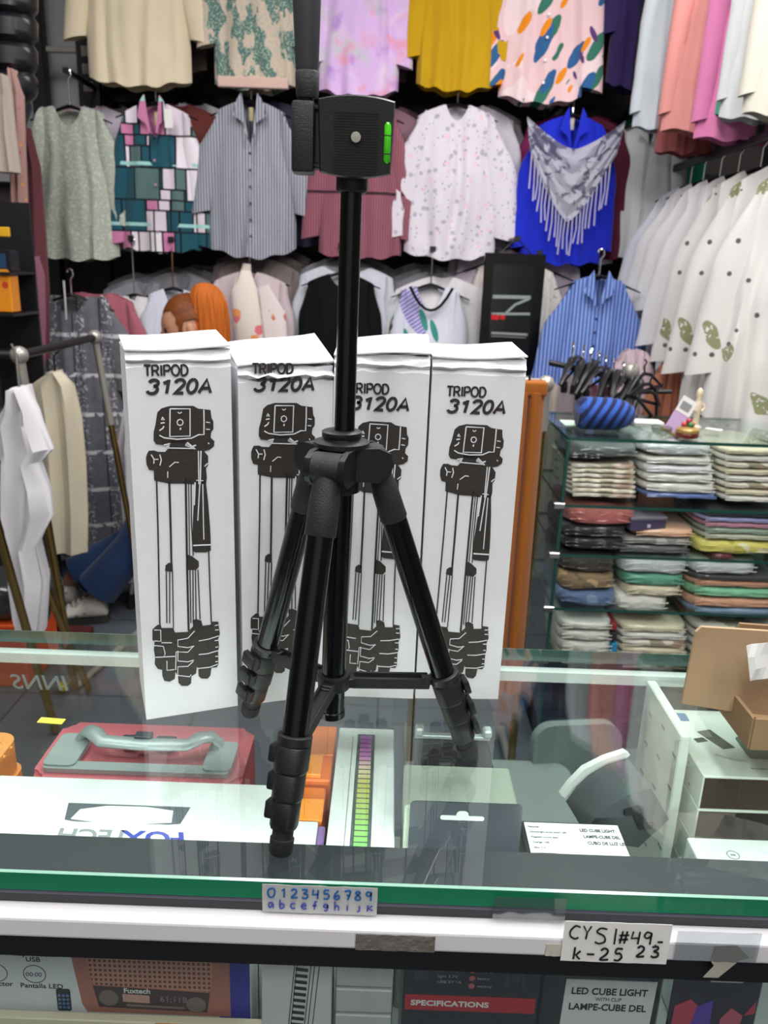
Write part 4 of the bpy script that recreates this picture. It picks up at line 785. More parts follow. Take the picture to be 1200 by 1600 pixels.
def buttons(t, n, z0, z1, y, mat, x=0, r=.0055, slip=0):
    for k in range(n):
        bm = B_(); lathe(bm, [(r * .8, .0015), (r, .0005), (r, 0)], n=12); bmesh.ops.rotate(bm, verts=bm.verts, matrix=Matrix.Rotation(rad(90), 3, 'X')); mkobj('button', bm, mat, t, loc=(x + slip * k, y, z0 + (z1 - z0) * k / (n - 1)))
def neck_tag(t, z=-.02, y=.02, x=0, m=None, s=1):
    mkobj('size_tag', bx(x - .008 * s, x + .008 * s, y - .001, y + .001, z - .05 * s, z), m or plain('tag_yellow', '#C9BE86', .6), t)
_h = {}
def hanger(cx, Y, zt, label, rail_z=None, w=.17, rz=0, group=None):
    t = thing('clothes_hanger', label, 'hanger', (cx, Y, zt), rz=rz, group=group)
    if not _h or True:
        hk = (rail_z - zt) if rail_z else .085
        bm = B_(); tube(bm, [(0, 0, .0), (0, 0, hk - .035), (.012, 0, hk - .018), (.010, 0, hk - .002), (0, 0, hk + .004), (-.010, 0, hk - .001), (-.012, 0, hk - .010)], .0035, 8)
        mkobj('hook', bm, CHROME, t, True)
        bm = B_(); tube(bm, [(-w, 0, -.055), (-w * .6, 0, -.030), (-.03, 0, -.004), (0, 0, .004), (.03, 0, -.004), (w * .6, 0, -.030), (w, 0, -.055)], [.006, .010, .015, .018, .015, .010, .006], 10, flat=.45); mkobj('shoulder_bar', bm, HNG, t, True)
    return t
def behind(label, cx, Y0, zt, w, l, mats, n, group, dx=.012, sleeve=.30, dy=.06):
    for k in range(n):
        garment(('%s %s' % (('first', 'second', 'third', 'fourth', 'fifth')[k], label)) , cx + dx * (k + 1) * (1 if k % 2 == 0 else -.8), Y0 + dy * (k + 1), zt + .012 * (k + 1), w * (1 + .02 * (k % 3)), l * .97, mats[k % len(mats)], kind='hanging_garment', cat='garment', sleeve=sleeve, spread=.03, parts=False, seed=k + 3, depth=.022, fold=.006, group=group, nw=.22)

RAILB = plain('black_rail_metal', '#17171A', .4)
def wall_arm(label, x, z, y0=3.60, grp='black wall arms carrying the hangers'):
    t = thing('wall_peg', label.replace('wall arm', 'wall peg'), 'rail', (x, 4.0, z), group=grp); mkobj('arm_bar', bx(-.010, .010, y0 - 4.0, .10, -.008, .008, .002, 1), RAILB, t); mkobj('end_stop', bx(-.013, .013, y0 - 4.002, y0 - 3.996, -.009, .012, .002, 1), RAILB, t)
    mkobj('arm_bracket', bx(-.02, .02, .095, .115, -.05, .05, .002, 1), RAILB, t)
for z, nm in ((2.135, 'middle'), (2.82, 'upper'), (1.50, 'lower')):
    t = thing('wall_rail', 'long black wall rail carrying the %s row of clothes' % nm, 'rail', (0, 4.14, z)); mkobj('rail_bar', bx(-1.42, 1.6, -.02, .005, -.022, .022, .003, 1), RAILB, t)
    for x in (-1.3, -.8, 0, .8, 1.5): mkobj('rail_mount', bx(x - .02, x + .02, .004, .059, -.04, .04, .002, 1), RAILB, t)
YF = 3.62
def px2(xa, xb, ya, yb, Y=YF):
    a = at((xa + xb) / 2, ya, Y); b = at((xa + xb) / 2, yb, Y); l_ = at(xa, (ya + yb) / 2, Y); r_ = at(xb, (ya + yb) / 2, Y)
    return (l_.x + r_.x) / 2, a.z, r_.x - l_.x, a.z - b.z
SAGE = m_knit(); GEO = m_geo(); PIN = m_stripe('navy_pinstripe', '#A9ABB6', '#3A3D4E', 85, .30); PINK = m_rib('dusty_pink_rib', '#9C5F6E', '#6E3E4C', 95)
WFL = m_spots('white_floral', '#DAD3DD', [('#B4AEBB', 26, .24), ('#E4C6D1', 19, .20), ('#9C97A8', 45, .16)]); ROY = cloth('royal_blue', '#1B2BC0', sheen=.1); LINEN = m_stripe('white_linen', '#D6D7D8', '#BFC2C4', 120, .2)
row2 = []
x, z, w, l = px2(56, 180, 168, 400); g1 = garment('sage white lace knit top with elbow sleeves, leftmost in the middle row', x, YF, z, w * 1.02, l, SAGE, sleeve=.42, spread=.055, dip=.075, nw=.42, slope=.18, sl_w=.10, kind='knit_jumper', cat='top'); row2.append((x, z))
x, z, w, l = px2(186, 312, 163, 388); g2 = garment('geometric block print shirt in white, teal and pink with open collar', x, YF, z, w, l, GEO, sleeve=.50, spread=.060, neck='v', dip=.16, nw=.30, collar=GEO, kind='print_shirt', cat='shirt', sl_w=.09); buttons(g2, 4, -.22, -.50, -.062, plain('button_pink', '#B58A98', .4)); neck_tag(g2, z=-.03, y=.0); row2.append((x, z))
mkobj('price_tag', bx(.055, .088, -.088, -.086, -.10, -.03), PAPER, g2)
x, z, w, l = px2(328, 460, 160, 388); g3 = garment('grey navy pinstripe shirt with buttons and rolled sleeves', x, YF, z, w, l, PIN, sleeve=.38, spread=.085, neck='v', dip=.17, nw=.30, collar=PIN, kind='pinstripe_shirt', cat='shirt', sl_w=.10, flare=1.04, hem=.03, rz=rad(3)); buttons(g3, 6, -.20, -.52, -.064, plain('button_dark', '#33343C', .3)); neck_tag(g3, z=-.02, y=-.005); row2.append((x, z))
x, z, w, l = px2(498, 632, 168, 398); g4 = garment('dusty pink ribbed top with thin dark lines, behind the tripod head', x, YF, z, w * .98, l, PINK, sleeve=.46, spread=.075, dip=.06, nw=.3, kind='ribbed_blouse', cat='top', sl_w=.10); row2.append((x, z))
x, z, w, l = px2(634, 782, 165, 396); g5 = garment('white blouse with a fine grey floral print and loose sleeves', x, YF, z, w, l, WFL, sleeve=.46, spread=.085, dip=.06, nw=.30, kind='floral_blouse', cat='blouse', sl_w=.13, flare=.98, hem=.02, fold=.016); row2.append((x, z))
x, z, w, l = px2(818, 950, 182, 408); g6 = garment('royal blue blouse worn under a fringed white scarf', x, YF, z, w * .98, l, ROY, sleeve=.46, spread=.045, neck='v', dip=.14, nw=.26, collar=ROY, kind='blue_blouse', cat='blouse', sl_w=.10); neck_tag(g6, z=-.0, y=-.005, m=plain('tag_sand', '#B9AFA0', .6)); row2.append((x, z))
# scarf draped over the blue blouse
sc_ = thing('fringed_scarf', 'white and navy marbled scarf with fringe draped over the blue blouse', 'scarf', (x, YF, z)); bm = B_(); SCF = m_scarf(); n = 26; rows = 12; gr = []
for j in range(rows + 1):
    v = j / rows
    for i in range(n + 1):
        u = -1 + 2 * i / n; au = abs(u); zo = -.028 - .05 * au + .0; zi_top = -.020 - .115 * (1 - au ** 1.4); zlow = -.41 + .27 * au ** 1.4
        xx = u * (.198 * (1 - .10 * v)) * (1 if au < .8 else 1); zz_ = (zi_top * (1 if au < .8 else 1)) * (1 - v) + zlow * v
        gr.append(bm.verts.new((xx, -.083 - .016 * cos(u * 1.4) + .010 * sin(v * 22 + 6 * au) * (1 - au * .6), zz_)))
for j in range(rows):
    for i in range(n): a = j * (n + 1) + i; bm.faces.new((gr[a], gr[a + 1], gr[a + n + 2], gr[a + n + 1]))
bmesh.ops.solidify(bm, geom=bm.faces[:], thickness=.006); mkobj('scarf_cloth', bm, SCF, sc_, True)
bm = B_()
for k in range(23):
    u = -.95 + 1.80 * k / 22; zl = -.41 + .27 * abs(u) ** 1.4; xx = u * .198 * .90; L_len = .13 + .02 * sin(k * 2.1); tube(bm, [(xx, -.098, zl + .01), (xx + .004 * sin(k), -.099, zl - L_len * .5), (xx + .005 * sin(k * 1.7), -.098, zl - L_len)], [.003, .0026, .0034], 6)
fr = mkobj('fringe', bm, plain('fringe_pale', '#B9B5CC', .8), sc_, True); fr['kind'] = 'stuff'
x, z, w, l = px2(955, 1045, 185, 400, 3.7); g7 = garment('white striped linen shirt hanging right of the blue blouse', x + .03, 3.72, z, w * 1.25, l, LINEN, sleeve=.54, spread=.02, neck='v', dip=.10, nw=.28, collar=LINEN, kind='linen_shirt', cat='shirt', rz=rad(-20)); row2.append((x + .03, z))
nm2 = ['sage lace top', 'geometric shirt', 'pinstripe shirt', 'dusty pink top', 'white floral blouse', 'royal blue blouse', 'white linen shirt']
for (x, z), nm in zip(row2, nm2):
    hanger(x, YF if nm[0:7] != 'white l' else 3.72, z, 'black hanger holding the ' + nm, rail_z=2.135 + .006); wall_arm('black wall arm above the ' + nm, x, 2.135)
HB = [cloth('behind_rose', '#8C6B70'), cloth('behind_lilac', '#C6BAC8'), cloth('behind_brown', '#5C4A47'), cloth('behind_grey', '#8D8B93')]
bl = [('pinkish garments', [HB[1], cloth('behind_blush', '#C9A2A6')]), ('rose and white garments', [cloth('behind_rust', '#6B3430'), HB[1], cloth('behind_white', '#CFC9D2')]), ('dark striped garments', [cloth('behind_navy', '#3B3B52')]), ('grey pink garments', [cloth('behind_mauve', '#8F6B78')]), ('white garments', [cloth('behind_white', '#CFC9D2')]), ('wine and magenta garments', [cloth('behind_wine', '#5B1E33'), cloth('behind_magenta', '#8E2A5E')]), ('green garments', [cloth('behind_green', '#1B7A5B')])]
for (x, z), nm, (bn, ms) in zip(row2, nm2, bl):
    behind('%s packed directly behind the %s' % (bn.replace('garments', 'garment'), nm), x + .05, (YF if nm[0:7] != 'white l' else 3.74) + .04, z + .01, .44, .58, ms, 3, 'garments behind the ' + nm, dx=.02)
# upper row, only the hems in view
CREAM = cloth('cream_satin', '#D9CBB0'); MUST = cloth('mustard_knit', '#C39A10', bump=.4); NVY = cloth('dark_purple', '#2E2152'); TIE = m_tie(); GRN = m_green(); LEAF = m_leaf()
ur = [((140, 300, 126), 'cream satin blouse, leftmost in the upper row', CREAM, 'satin_blouse', .44, .1), ((336, 462, 132), 'green and blush marled jumper in the upper row', GRN, 'marled_jumper', .46, .06), ((497, 622, 142), 'lilac tie-dye blouse above the tripod head', TIE, 'tie_dye_blouse', .50, .05),
      ((650, 770, 134), 'mustard yellow jumper in the upper row', MUST, 'mustard_jumper', .50, .06), ((778, 908, 152), 'pink shirt printed with green leaves and orange fruit', LEAF, 'leaf_print_shirt', .56, .075), ((945, 1040, 132), 'dark purple cardigan beside the leaf print shirt', NVY, 'purple_cardigan', .42, .02)]
for (xa, xb, yh), lab, m, k, sl, sp_ in ur:
    b = at((xa + xb) / 2, yh, YF); w = at(xb, yh, YF).x - at(xa, yh, YF).x; g = garment(lab, b.x, YF, b.z + .64, w, .64, m, sleeve=sl, spread=sp_, kind=k, cat=k.split('_')[-1], seed=len(k), sl_w=.11, hem=.022, dip=.08, nw=.3)
    if k == 'leaf_print_shirt': buttons(g, 7, -.12, -.60, -.068, plain('button_white', '#E9E6E0', .3))
    if k == 'marled_jumper': mkobj('hem_band', bx(-w * .43, w * .43, -.068, -.040, -.665, -.625, .006, 2), cloth('blush_rib', '#D3B3A8', bump=.5), g)
    hanger(b.x, YF, b.z + .64, 'black hanger holding the ' + lab.split(',')[0].split(' in the')[0], rail_z=2.82); wall_arm('black wall arm above the ' + lab.split(',')[0].split(' in the')[0], b.x, 2.82)
    behind('garment half hidden behind the ' + lab.split(',')[0].split(' in the')[0], b.x + .02, YF + .08, b.z + .64, w, .60, [HB[2], HB[0]] if k != 'purple_cardigan' else [cloth('behind_teal', '#5FA79B'), cloth('behind_crimson', '#7A1F2A')], 2, 'garments behind the ' + k.replace('_', ' '))
# lower row
BLKT = cloth('black_cotton', '#08080A', sheen=0); TROP = m_trop(); BSTR = m_stripe('blue_stripe', '#4E6BB4', '#9DB0E0', 70, .3); PPK = cloth('pale_pink_lace', '#C7B7BC', bump=.5); EMB = m_spots('embroidered', '#D8CCCB', [('#C87058', 11, .2), ('#D69A70', 16, .14), ('#3E8556', 8, .14)])
PLAID = m_plaid(); WHT = cloth('soft_white', '#D8D5D8'); LAVW = m_spots('lavender_white', '#CFD2DF', [('#9C9CAE', 7, .25), ('#3C4470', 9, .12)])
low = []
Yp = 3.35; a = at(112, 462, Yp); lo = at(150, 845, Yp); g = garment('long grey boho plaid dress with speckled bands, hanging at the left', a.x, Yp, a.z, .37, a.z - lo.z, PLAID, kind='plaid_dress', cat='dress', sleeve=.36, spread=.07, dip=.07, nw=.55, slope=.12, flare=1.18, sl_w=.11, fold=.022); hanger(a.x, Yp, a.z, 'black hanger holding the grey plaid dress', rail_z=a.z + .10)
bm = B_(); tube(bm, [(0, -.07, .06), (.002, -.075, 0), (0, -.075, -.09)], .004, 6); mkobj('cord', bm, plain('cord_pale', '#BEB8BC', .7), g, True)
garment('rose pink blouse hanging just behind the plaid dress', a.x + .06, Yp + .10, a.z + .012, .40, .62, cloth('rose_pink', '#A8606E'), sleeve=.36, spread=.06, kind='rose_blouse', cat='blouse', nw=.4); garment('white blouse peeking out behind the pink blouse at the left', a.x + .11, Yp + .2, a.z + .0, .44, .95, WHT, sleeve=.6, spread=.05, kind='white_blouse', cat='blouse')
def lowg(px0, px1, y0, y1, lab, m, kind, Y=3.57, **k):
    x, z, w, l = px2(px0, px1, y0, y1, Y); g = garment(lab, x, Y, z, w, l, m, kind=kind, cat=kind.split('_')[-1], **k); low.append((x, z, kind)); hanger(x, Y, z, 'black hanger holding the ' + kind.replace('_', ' ') + ' in the lower row', rail_z=1.50); wall_arm('black wall arm above the ' + kind.replace('_', ' ') + ' of the lower row', x, 1.50, Y - .01); return g
lowg(178, 250, 462, 600, 'plain white top left of the orange-haired person', WHT, 'plain_white_blouse', sleeve=.25, spread=.03, slope=.1, dip=.03)
lowg(228, 320, 452, 600, 'pale lavender white blouse with grey flowers behind the orange hair', LAVW, 'lavender_blouse', sleeve=.25, spread=.02, neck='v', dip=.14, nw=.4, rz=rad(18))
g = lowg(322, 462, 424, 640, 'pale pink blouse with orange flower embroidery on one side', PPK, 'embroidered_blouse', sleeve=.4, spread=.01, slope=.28, dip=.05)
bm = B_(); GSC = m_spots('orange_flower_scarf', '#D9CFC6', [('#E0945A', 10, .26), ('#D9707A', 9, .2), ('#D9C25A', 12, .16)])
sc2 = thing('flower_scarf', 'cream scarf with orange and pink flowers hanging over the pale pink blouse', 'scarf', (low[-1][0], 3.55, low[-1][1] + .03))
mkobj('scarf_cloth', tube(B_(), [(.0, -.07, 0), (-.008, -.085, -.10), (.01, -.09, -.28), (.02, -.085, -.46)], [.02, .055, .06, .045], 14, flat=.35, upv=(0, 1, 0)), GSC, sc2, True)
mkobj('embroidered_panel', tube(B_(), [(.06, -.062, -.06), (.10, -.072, -.16), (.115, -.072, -.46)], [.03, .062, .066], 14, flat=.25, upv=(0, 1, 0)), EMB, g, True)
lowg(468, 594, 428, 640, 'plain black long sleeve top behind the tripod column', BLKT, 'black_shirt', sleeve=.42, spread=.02, nw=.34, dip=.05)
bm = B_(); g = garment('white lace top showing at both sides behind the black top', low[-1][0] + .02, 3.63, low[-1][1] + .03, .50, .6, cloth('white_lace', '#C9CBD6', bump=.6), kind='lace_shirt', cat='top', sleeve=.4, spread=.04, nw=.5, dip=.03)
g = lowg(612, 725, 446, 640, 'tropical leaf print top in lilac, navy and teal on white', TROP, 'tropical_shirt', sleeve=.42, spread=.03, nw=.50, dip=.10)
bm = B_(); tube(bm, [(-.09 + .0225 * k, -.060 - .0 * k, -.006 - .095 * (1 - ((k - 4) / 4) ** 2)) for k in range(9)], .006, 8); mkobj('neck_band', bm, BLKT, g, True)
garment('white garment with long sleeve showing right of the tropical print top', low[-1][0] + .05, 3.62, low[-1][1] + .04, .50, .6, WHT, kind='white_garment', cat='garment', sleeve=.55, spread=.06)
lowg(732, 800, 410, 600, 'pale cream long garment partly hidden by the black framed poster', cloth('cream_pale', '#CFC5C2'), 'cream_garment', Y=3.66, sleeve=.5, spread=.01)
lowg(800, 862, 418, 640, 'white blouse with ruffled lace front right of the black poster', m_spots('white_ruffle', '#D3CFCB', [('#A8A294', 40, .18)]), 'ruffled_blouse', Y=3.58, sleeve=.34, spread=.05)
x, z, w, l = px2(868, 985, 432, 600, 3.3); g = garment('blue and white striped shirt with pointed collar behind the hangers', x, 3.3, z, w * .92, l + .12, BSTR, kind='striped_shirt', cat='shirt', sleeve=.46, spread=.09, neck='v', dip=.12, nw=.34, collar=BSTR, sl_w=.11, rz=rad(-6)); buttons(g, 6, -.16, -.42, -.064, plain('button_navy', '#22284A', .3)); hanger(x, 3.3, z, 'black hanger with round eye holding the blue striped shirt', rail_z=z + .10)
for (x, z, k), nn, mt in zip(low, (4, 5, 5, 3, 4, 2, 2), ([HB[3]], [cloth('bag_grey', '#77757C', coat=.6), HB[3]], [cloth('bag_brown', '#76696A', coat=.6)], [HB[3]], [cloth('bag_grey', '#77757C', coat=.6)], [HB[1]], [HB[1]])):
    behind('bagged garment packed behind the %s' % k.replace('_', ' '), x + .01, 3.62, z + .045, .44, .52, mt, nn, 'bagged garments behind the ' + k.replace('_', ' '), dy=.055)
# black framed photograph with a car, hanging among the clothes
Yq = 3.42; a = at(757, 405, Yq); b = at(840, 548, Yq); t = thing('framed_poster', 'narrow black framed poster of a pale car hanging between the white clothes', 'poster', ((a.x + b.x) / 2, Yq, (a.z + b.z) / 2 - .04), rz=rad(2)); W2 = (b.x - a.x) / 2; H2 = .245
mkobj('frame', bx(-W2, W2, -.01, .01, -H2, H2, .003, 1), plain('poster_black', '#0B0B0D', .25), t)
mkobj('picture', bx(-W2 * .70, W2 * .68, -.0112, -.0098, -H2 * .95, H2 * .82), plain('picture_dark', '#15181A', .15, coat=.8), t)
CAR = plain('car_line_grey', '#8C9690', .4); bm = B_(); ribbon(bm, [(-W2 * .66, .074), (W2 * .60, .076)], .014, -.0118, -.0112); ribbon(bm, [(W2 * .55, .070), (W2 * .1, .045), (-W2 * .18, .010)], .010, -.0118, -.0112); ribbon(bm, [(-W2 * .66, .005), (W2 * .62, .010)], .010, -.0118, -.0112); mkobj('car_outline', bm, CAR, t)
bm = B_(); prism(bm, rrect(-W2 * .66, -W2 * .40, -.018, .004, .004), -.0118, -.0112); prism(bm, rrect(-W2 * .36, -W2 * .20, -.016, .002, .004), -.0118, -.0112); mkobj('tail_light', bm, plain('tail_red', '#C2202A', .3), t)
bm = B_(); ribbon(bm, [(-W2 * .62, -.072), (W2 * .60, -.074)], .010, -.0118, -.0112); ribbon(bm, [(-W2 * .62, -.085), (W2 * .55, -.087)], .003, -.0118, -.0112); mkobj('caption_lines', bm, plain('caption_grey', '#8E8C8A', .5), t)
tube(bm := B_(), [(-W2 * .5, 0, H2), (0, 0, H2 + .06), (W2 * .5, 0, H2)], .003, 6); mkobj('hanging_cord', bm, HNG, t)
wall_arm('black wall arm carrying the framed poster', (a.x + b.x) / 2, (a.z + b.z) / 2 - .04 + H2 + .055, 3.40)

# ------------------------------------------------------------------ side rails with white blouses (right wall)
RX = 1.17
for z, nm, y0 in ((1.86, 'lower', 2.35), (2.62, 'upper', 2.2)):
    t = thing('side_rail', '%s black notched rail running along the right wall' % nm, 'rail', (RX, 3.0, z)); mkobj('rail_bar', bx(-.008, .008, y0 - 3.0, 1.13, -.014, .014, .002, 1), RAILB, t)
    for k in range(13): mkobj('rail_notch', bx(-.012, .012, y0 - 2.96 + k * .09, y0 - 2.945 + k * .09, .014, .042, .002, 1), plain('notch_grey', '#3C3D42', .4), t)
    for y in (2.5, 3.9): mkobj('rail_bracket', bx(.006, .58, y - 3.01, y - 2.99, -.010, .010), RAILB, t)
DOT = m_dots('grey_dotted_white', '#DCD9D6', '#5A5857', 19, .155); SW = cloth('sheer_white', '#DEDCDF'); BE = m_spots('blue_embroidered_white', '#D6D9E2', [('#6E8FB8', 7, .17)])
side = [('white blouse with small blue embroidered flowers, farthest on the side rail', BE, 3.50, .66, 1.0, .30, .42, .02), ('plain white blouse in front of the blue embroidered one', SW, 3.36, .66, 1.0, .30, .40, .02), ('white blouse with wide sleeve, third from the far end of the side rail', SW, 3.22, .66, 1.0, .32, .42, .03), ('plain white blouse with turned cuff beside the dotted ones', SW, 3.08, .70, 1.0, .34, .54, .04),
        ('white blouse with grey dots and green embroidered flowers, farthest dotted one', DOT, 2.92, .82, 1.0, .36, .58, .05), ('white dotted blouse with olive flowers, middle of the dotted three', DOT, 2.76, .86, 1.0, .40, .60, .07), ('large white dotted blouse nearest the camera on the side rail', DOT, 2.60, .80, 1.0, .42, .58, .10)]
for i, (lab, m, Y, l, _, w, sl, dx) in enumerate(side):
    x = RX + dx; z = 1.775
    g = garment(lab, x, Y, z, w, l, m, kind='white_side_blouse', cat='blouse', sleeve=sl, spread=.10, sl_w=.12, nw=.26, dip=.08, fold=.024, rz=rad(-32), seed=i + 20, flare=1.15, hem=.03, slope=.42)
    hanger(x, Y, z, 'black hanger of the %s' % ('farthest', 'second', 'third', 'fourth', 'fifth', 'sixth', 'nearest')[i] + ' blouse counted from the far end of the side rail', rail_z=1.86 + .02, rz=rad(-32), w=.13)
# clothes on the upper side rail
for i, (lab, hx_, xl, yh, Y, kind) in enumerate((('pale blue white long shirt, first on the upper right rail', '#CFD8DF', 985, 205, 3.35, 'white_shirt'), ('salmon pink blouse on the upper right rail', '#E39A94', 1030, 208, 3.15, 'salmon_blouse'), ('bright pink blouse on the upper right rail', '#E083B4', 1082, 222, 2.95, 'pink_blouse'), ('white lace blouse on the upper right rail', '#D9DBDD', 1122, 190, 2.78, 'lace_blouse'), ('beige cream blouse nearest on the upper right rail', '#CFCBBE', 1158, 185, 2.62, 'beige_blouse'))):
    b = at(xl, yh, Y); w = .36; ztop = b.z + .68
    g = garment(lab, b.x + .19, Y, ztop, w, .66, cloth('up_' + kind, hx_, bump=.4 if 'lace' in kind else .25), kind=kind, cat=kind.split('_')[-1], sleeve=.55, spread=.03, rz=rad(-16), seed=40 + i, fold=.020); hanger(b.x + .19, Y, ztop, 'black hanger of the ' + lab.split(' on the')[0].split(',')[0], rail_z=ztop + .09, rz=rad(-16))
b = at(1050, 232, 3.28); garment('rust red top half hidden below the salmon blouse', b.x + .08, 3.32, b.z + .66, .26, .66, cloth('rust_red', '#9E5A58'), kind='rust_shirt', cat='top', sleeve=0, rz=rad(-16))
b = at(1120, 180, 2.9); garment('green top between the pink and the white lace blouse', b.x + .14, 2.87, b.z + .66, .30, .66, cloth('mint_green', '#4FA389'), kind='green_shirt', cat='top', sleeve=0, rz=rad(-16))

# ------------------------------------------------------------------ glass shelf unit with folded clothes, at the right
SX0, SX1, SY0, SY1 = .505, 1.50, 2.20, 2.62
shelfglass = thin_glass('shelf_glass', (.90, .955, .935), boost=.9); shedge = plain('dark_green_glass_edge', '#1E4A42', .15, coat=.5)
sh = thing('glass_shelf_unit', 'glass display shelf unit holding folded clothes in clear bags', 'shelf', (SX0, SY0, 0))
def pane(name, a, b, axis, th=.006, lab=None):
    bm = bx(a[0] - SX0, b[0] - SX0, a[1] - SY0, b[1] - SY0, a[2], b[2])
    bmesh.ops.recalc_face_normals(bm, faces=bm.faces[:])
    for f in bm.faces: f.material_index = 0 if abs(f.normal[axis]) > .5 else 1
    return mkobj(name, bm, [shelfglass, shedge], sh)
SZ = [.985, .790, .640, .470, .300, .10]
for k, z in enumerate(SZ): pane('glass_top' if k == 0 else 'glass_shelf', (SX0 + (0 if k == 0 else .008), SY0, z - .009), (SX1, SY1, z), 2)
pane('side_pane', (SX0, SY0 + .004, .0), (SX0 + .006, SY1, .975), 0); pane('side_pane', (SX1 - .006, SY0 + .004, .0), (SX1, SY1, .975), 0); pane('back_pane', (SX0 + .01, SY1 - .006, .05), (SX1 - .01, SY1, .97), 1)
for x in (SX0 - .002, SX1 - .006): mkobj('corner_post', bx(x - SX0, x - SX0 + .010, -.004, .004, 0, .976, .001, 1), shedge, sh)
mkobj('base_board', bx(0, SX1 - SX0, .0, SY1 - SY0, 0, .09), plain('dark_base', '#26272A', .5), sh)
for z in SZ[1:5]: mkobj('shelf_clip', bx(-.022, .010, -.012, .004, z - .012, z + .006, .002, 1), STEEL, sh)
ORD = ('first', 'second', 'third', 'fourth', 'fifth', 'sixth', 'seventh', 'eighth')
def folded(px0, px1, py0, py1, lab, mat, Y=2.225, d=.30, group=None, sag=0, kind='folded_garment', ends=None):
    a = at(px0, (py0 + py1) / 2, Y); b = at(px1, (py0 + py1) / 2, Y); w = b.x - a.x; zt = at((px0 + px1) / 2, py0, Y).z; zb = at((px0 + px1) / 2, py1, Y).z; h = zt - zb
    t = thing(kind, lab, 'folded clothes', ((a.x + b.x) / 2, Y + d / 2, zb), group=group); bm = B_(); rings = []; rnd = random.Random(int(px0 * 7 + py0)); n = 28
    for j in range(9):
        v = j / 8; s = (1 - abs(2 * v - 1) ** 3.2) ** (1 / 2.4) if 0 < v < 1 else .0; s = .86 + .14 * s; ring = []
        if j in (0, 8): s = .80
        for k in range(n):
            th = 2 * pi * k / n; c, q = cos(th), sin(th); e = .42
            x = w / 2 * s * abs(c) ** e * (1 if c >= 0 else -1); y = d / 2 * s * abs(q) ** e * (1 if q >= 0 else -1)
            z = h * v + h * .16 * noise.noise(Vector((x * 14, y * 14, px0 + py0 * .3 + v))) * (v > .05) + sag * (abs(x / w) ** 2) * v
            ring.append(Vector((x, y, z + .0005)))
        rings.append(ring)
    loft(bm, rings); mkobj('cloth_fold', bm, mat, t, True)
    bm = B_()
    for s_ in ((.30, .62) if h > .012 else (.5,)):
        tube(bm, [(-w * .44 + w * .88 * k / 8, -d / 2 * (.985 + .012 * sin(k * 2.2 + px0)), h * (s_ + .05 * sin(k * 1.3 + py0))) for k in range(9)], .0016, 5)
    mkobj('fold_edge', bm, mat, t, True)
    if ends: mkobj('coloured_end', bx(w / 2 - .012, w / 2 + .006, -d / 2 + .004, d / 2 - .02, h * .1, h * .9, .004, 2), ends, t)
    return t
def bag(name, hx_, **k): return cloth('bag_' + name, hx_, coat=.8, bump=.7, **k)
CRE = bag('cream', '#CFC8AC'); IV = bag('ivory', '#D2D2C8'); WHB = bag('white', '#D6D8D8')
PAT = m_stack('bagged_patterned', ['#CFCBBC', '#A9907E', '#8E8C72']); GLD = m_stack('bagged_gold_lurex', ['#8A7558', '#C2A878', '#6E5E4A']); SEQ = m_stack('bagged_black_sequin', ['#1C1C20', '#4A4A50', '#101014'])
for k in range(7): folded(888 - k * .4, 1000, 771 - k * 7.6, 778 - k * 7.6, '%s cream folded garment from the bottom in the left stack on the top shelf' % ORD[k], CRE if k % 2 else PAT, group='cream stack on the top shelf')
folded(900, 1002, 697, 717, 'grey folded garment with a black corner on top of the cream stack', bag('slate', '#5F6765')); folded(884, 940, 706, 718, 'small black folded item beside the grey one on the cream stack', bag('black', '#18191B'), Y=2.222, d=.2)
wl = ('lowest blue', 'second', 'third', 'fourth', 'fifth', 'topmost')
for k, (y0, y1, m) in enumerate(((772, 780, bag('blue', '#5E73A8')), (756, 772, IV), (742, 756, IV), (728, 742, WHB), (714, 728, IV), (692, 714, WHB))): folded(1004, 1128 - 1.5 * k, y0, y1, '%s folded garment, counted upward, in the middle stack on the top glass shelf' % wl[k], m, sag=-.02 if k > 3 else 0, group='white stack on the top shelf')
for k in range(8): folded(1128, 1225, 776 - k * 10.5, 786 - k * 10.5, ORD[k] + ' ivory patterned garment from the bottom in the right stack on the top shelf', (IV, CRE, PAT)[k % 3], group='right stack on the top shelf')
folded(885, 1000, 792, 823, 'salmon pink folded garment in a clear bag on the second shelf', bag('salmon', '#C4706A')); 
folded(878, 985, 823, 842, 'black sequinned folded garment directly below the salmon one', SEQ); folded(878, 985, 842, 860, 'lowest black sequinned folded garment on the second shelf', SEQ)
folded(988, 1092, 828, 841, 'peach folded garment below the small grey box', bag('peach', '#D2A78A')); folded(966, 1088, 841, 853, 'grey printed folded garment under the peach one', m_stack('bag_grey_print', ['#7C7C78', '#A3A29C'])); folded(962, 1085, 853, 866, 'dark grey folded garment at the bottom under the grey printed one', bag('dark_grey', '#5C5D5F'))
t = thing('gift_box', 'small grey-violet lidded gift box lying on the salmon and peach clothes', 'box', (at(1008, 815, 2.24).x, 2.28, at(1008, 828, 2.24).z), rot=(0, 0, rad(10))); mkobj('box_base', bx(-.055, .055, -.05, .06, .001, .032, .002, 1), plain('box_violet', '#4C4660', .5), t); mkobj('box_lid', bx(-.057, .057, -.052, .062, .032, .042, .002, 1), plain('box_grey_violet', '#77727E', .5), t); mkobj('emblem', bx(-.004, .006, -.0508, -.0498, .010, .020), plain('pale_emblem', '#C6C2CE', .5), t)
